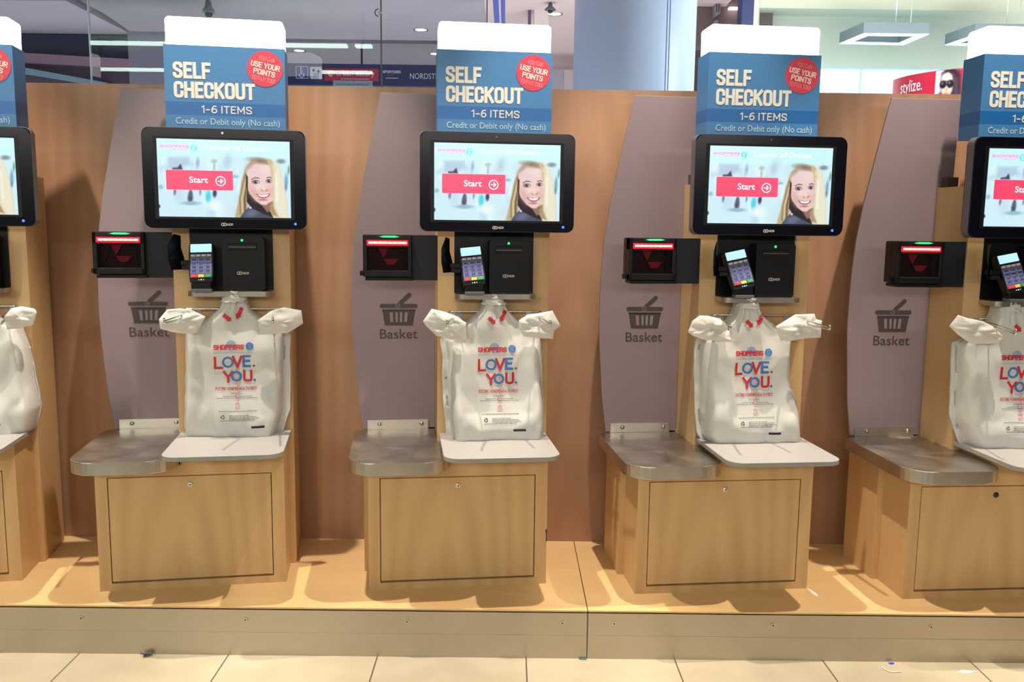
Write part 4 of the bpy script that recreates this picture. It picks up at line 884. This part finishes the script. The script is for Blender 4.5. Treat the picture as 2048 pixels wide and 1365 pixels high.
for dx, lab in ((0, 'whole square ring pendant lamp in the bright shop'), (1.04, 'square ring pendant lamp half hidden by the right sign')):
    Rl = Thing('pendant_lamp', lab, 'lamp', I4, (3.55+dx, -8.75, 3.0), 'ring pendant lamps')
    O_ = [(3.27, -8.51), (3.88, -8.50), (3.86, -9.0), (3.215, -8.97)]; O_ = [(q[0]+dx, q[1]) for q in O_]; cc = (sum(q[0] for q in O_)/4, sum(q[1] for q in O_)/4); I_ = [(cc[0]+(q[0]-cc[0])*.72, cc[1]+(q[1]-cc[1])*.62) for q in O_]
    def frame(m):
        for i in range(4):
            j = (i+1) % 4; m.add([(*O_[i], 3.003), (*O_[j], 3.003), (*O_[j], 3.105), (*O_[i], 3.105), (*I_[i], 3.003), (*I_[j], 3.003), (*I_[j], 3.105), (*I_[i], 3.105)], [[0, 1, 2, 3], [5, 4, 7, 6], [3, 2, 6, 7]], ringg)
    def diff(m):
        for i in range(4): j = (i+1) % 4; m.add([(*O_[i], 3.0), (*O_[j], 3.0), (*I_[j], 3.0), (*I_[i], 3.0), (*O_[i], 3.003), (*O_[j], 3.003), (*I_[j], 3.003), (*I_[i], 3.003)], [[0, 1, 2, 3], [4, 7, 6, 5]], ringl)
    Rl.part('frame', None, frame); Rl.part('diffuser', None, diff, label='glowing white underside')
    for ci, (cx_, cy_) in enumerate((((O_[0][0]+O_[1][0])/2+.02, -8.58), ((O_[2][0]+O_[1][0])/2-.06, -8.75))): Rl.part('cable', None, lambda m: m.tube([(cx_, cy_, 3.1), (cx_, cy_, 4.2)], .004, cable, 6))
# curved red shop header with a portrait
Hd = Thing('shop_header', 'curved red shop header with white lettering and sunglasses portrait', 'sign', I4, (3.5, -6.9, 0))
HC, HR = (3.62, -7.1), .62
def hp(a, r=HR): return (HC[0]+r*math.cos(a), HC[1]+r*math.sin(a))
A0, A1 = PI*1.02, PI*.5
def hdr(m):
    n = 40; V = []
    for i in range(n+1):
        a = A0+(A1-A0)*i/n; V += [(*hp(a), 1.7), (*hp(a), 2.355)]
    m.add(V, [[2*i, 2*i+2, 2*i+3, 2*i+1] for i in range(n)], mat('header red', (186, 26, 54), .4), True); m.add([V[2*i+1] for i in range(n+1)], [list(range(n+1))], mat('header top', (150, 40, 60), .5))
Hd.part('band', None, hdr)
Hd.part('post', None, lambda m: m.tube([(3.5, -6.9, 0), (3.5, -6.9, 1.72)], .1, mallp))
def sty(m):
    V, Fc = glyphs('stylize.', .004, .15)
    m.add([(*hp(A0+(A1-A0)*(.138+.215*x), HR+.003), 2.20+.118*y) for x, y in V], Fc, mat('header white', (240, 232, 232), .5))
Hd.part('lettering', None, sty)
def portrait(m):
    nx, ny = 56, 56; s_, t_ = np.meshgrid(np.linspace(0, 1, nx), np.linspace(0, 1, ny)); img, blend, ell, poly = painter(s_*100, t_*100, (200, 196, 206))
    poly([(80, 0), (100, 0), (100, 100), (80, 100)], (176, 30, 56), 3)
    poly([(22, 10), (40, -5), (75, -5), (92, 20), (98, 100), (10, 100), (8, 84), (24, 70)], (44, 34, 44), 6); poly([(62, 10), (84, 30), (90, 100), (66, 100), (72, 60)], (72, 56, 64), 5)
    poly([(24, 30), (30, 14), (48, 8), (62, 18), (68, 40), (66, 68), (56, 88), (44, 96), (32, 86), (24, 62)], (226, 182, 158), 4); ell(40, 22, 14, 10, (238, 206, 192), .6)
    for cx in (31, 57): ell(cx, 46, 13, 13, (26, 28, 40), .2); ell(cx-3, 42, 4, 4, (90, 96, 120), .5)
    poly([(20, 36), (68, 34), (68, 38), (20, 40)], (60, 48, 50), 2); ell(44, 62, 6, 8, (208, 158, 136), .5); ell(43, 78, 10, 4, (196, 104, 104), .4); ell(46, 92, 14, 6, (190, 140, 118), .6)
    V = []
    for j in range(ny):
        for i in range(nx): V.append((*hp(A0+(A1-A0)*(.452+.185*i/(nx-1)), HR+.004), 2.351-(2.351-2.13)*j/(ny-1)))
    m.add(V, [[j*nx+i, (j+1)*nx+i, (j+1)*nx+i+1, j*nx+i+1] for j in range(ny-1) for i in range(nx-1)], poster_pic)
    return dict(keep=True, colors=to_lin(img))
Hd.part('portrait', None, portrait, label='portrait of a dark-haired woman in sunglasses')

Fk4 = Matrix.Translation((KI[4][0], KI[4][1], ZP)) @ Matrix.Rotation(KI[4][2], 4, 'Z')
Sp = Thing('paper_scrap', 'white paper scrap at the back of the steel shelf near the right edge', 'paper scrap', Fk4, (.13, -.29, .3955)); Sp.part('sheet', None, lambda m: m.prism([(.112, -.297), (.15, -.296), (.152, -.283), (.116, -.282)], .3955, .3965, 'w', mat('white paper', (238, 234, 226), .6)))
# ------------------------------------------------------------------ scraps on the floor and plinth
def scrap(name, P, z, mt, label, cat):
    c = (sum(p[0] for p in P)/len(P), sum(p[1] for p in P)/len(P))
    single(name, lambda m: m.prism([(p[0], -p[1]) for p in P], z, z+.0012, 'w', mt), label, cat, loc=(c[0], c[1], z))
paper = mat('white paper', (238, 234, 226), .6)
scrap('paper_scrap', [(.873, 2.442), (.882, 2.425), (.888, 2.395), (.887, 2.38), (.878, 2.385), (.874, 2.41)], ZP, paper, 'white paper scrap on the plinth beside the rightmost whole kiosk', 'paper scrap')
scrap('paper_scrap', [(1.205, 2.214), (1.225, 2.226), (1.262, 2.22), (1.235, 2.209)], 0, paper, 'faint pale scrap on the floor tile near the right edge', 'paper scrap')
scrap('blue_scrap', [(1.043, 2.262), (1.060, 2.264), (1.058, 2.256), (1.048, 2.254)], 0, mat('blue scrap', (38, 62, 200), .5), 'tiny blue scrap on the floor against the plinth', 'scrap')
scrap('teal_scrap', [(.200, 2.268), (.221, 2.267), (.221, 2.261), (.203, 2.262)], 0, mat('teal scrap', (50, 110, 110), .5), 'tiny teal scrap on the floor under the plinth joint', 'scrap')
single('plastic_tie', lambda m: m.tube([(1.016, -2.238, .002), (1.017, -2.226, .002), (1.024, -2.214, .002), (1.032, -2.210, .002), (1.058, -2.213, .002)], .0014, paper, 6), 'thin white bent plastic tie lying on the floor tile', 'plastic tie', loc=(1.03, 2.22, 0))
def lint(m):
    rr = random.Random(8)
    for _ in range(22):
        a = rr.uniform(0, 2*PI); l = rr.uniform(.006, .02); x, y = -.971+rr.uniform(-.012, .012), -2.258+rr.uniform(-.006, .006)
        m.tube([(x, y, .002), (x+l*.5*math.cos(a), y+l*.3*math.sin(a), .004+rr.uniform(0, .006)), (x+l*math.cos(a), y+l*.5*math.sin(a), .002+rr.uniform(0, .008))], .0008, mat('dark lint', (54, 58, 80), .8), 5)
single('lint_clump', lint, 'dark blue lint clump on the floor against the left plinth', 'lint', loc=(-.971, 2.258, 0))
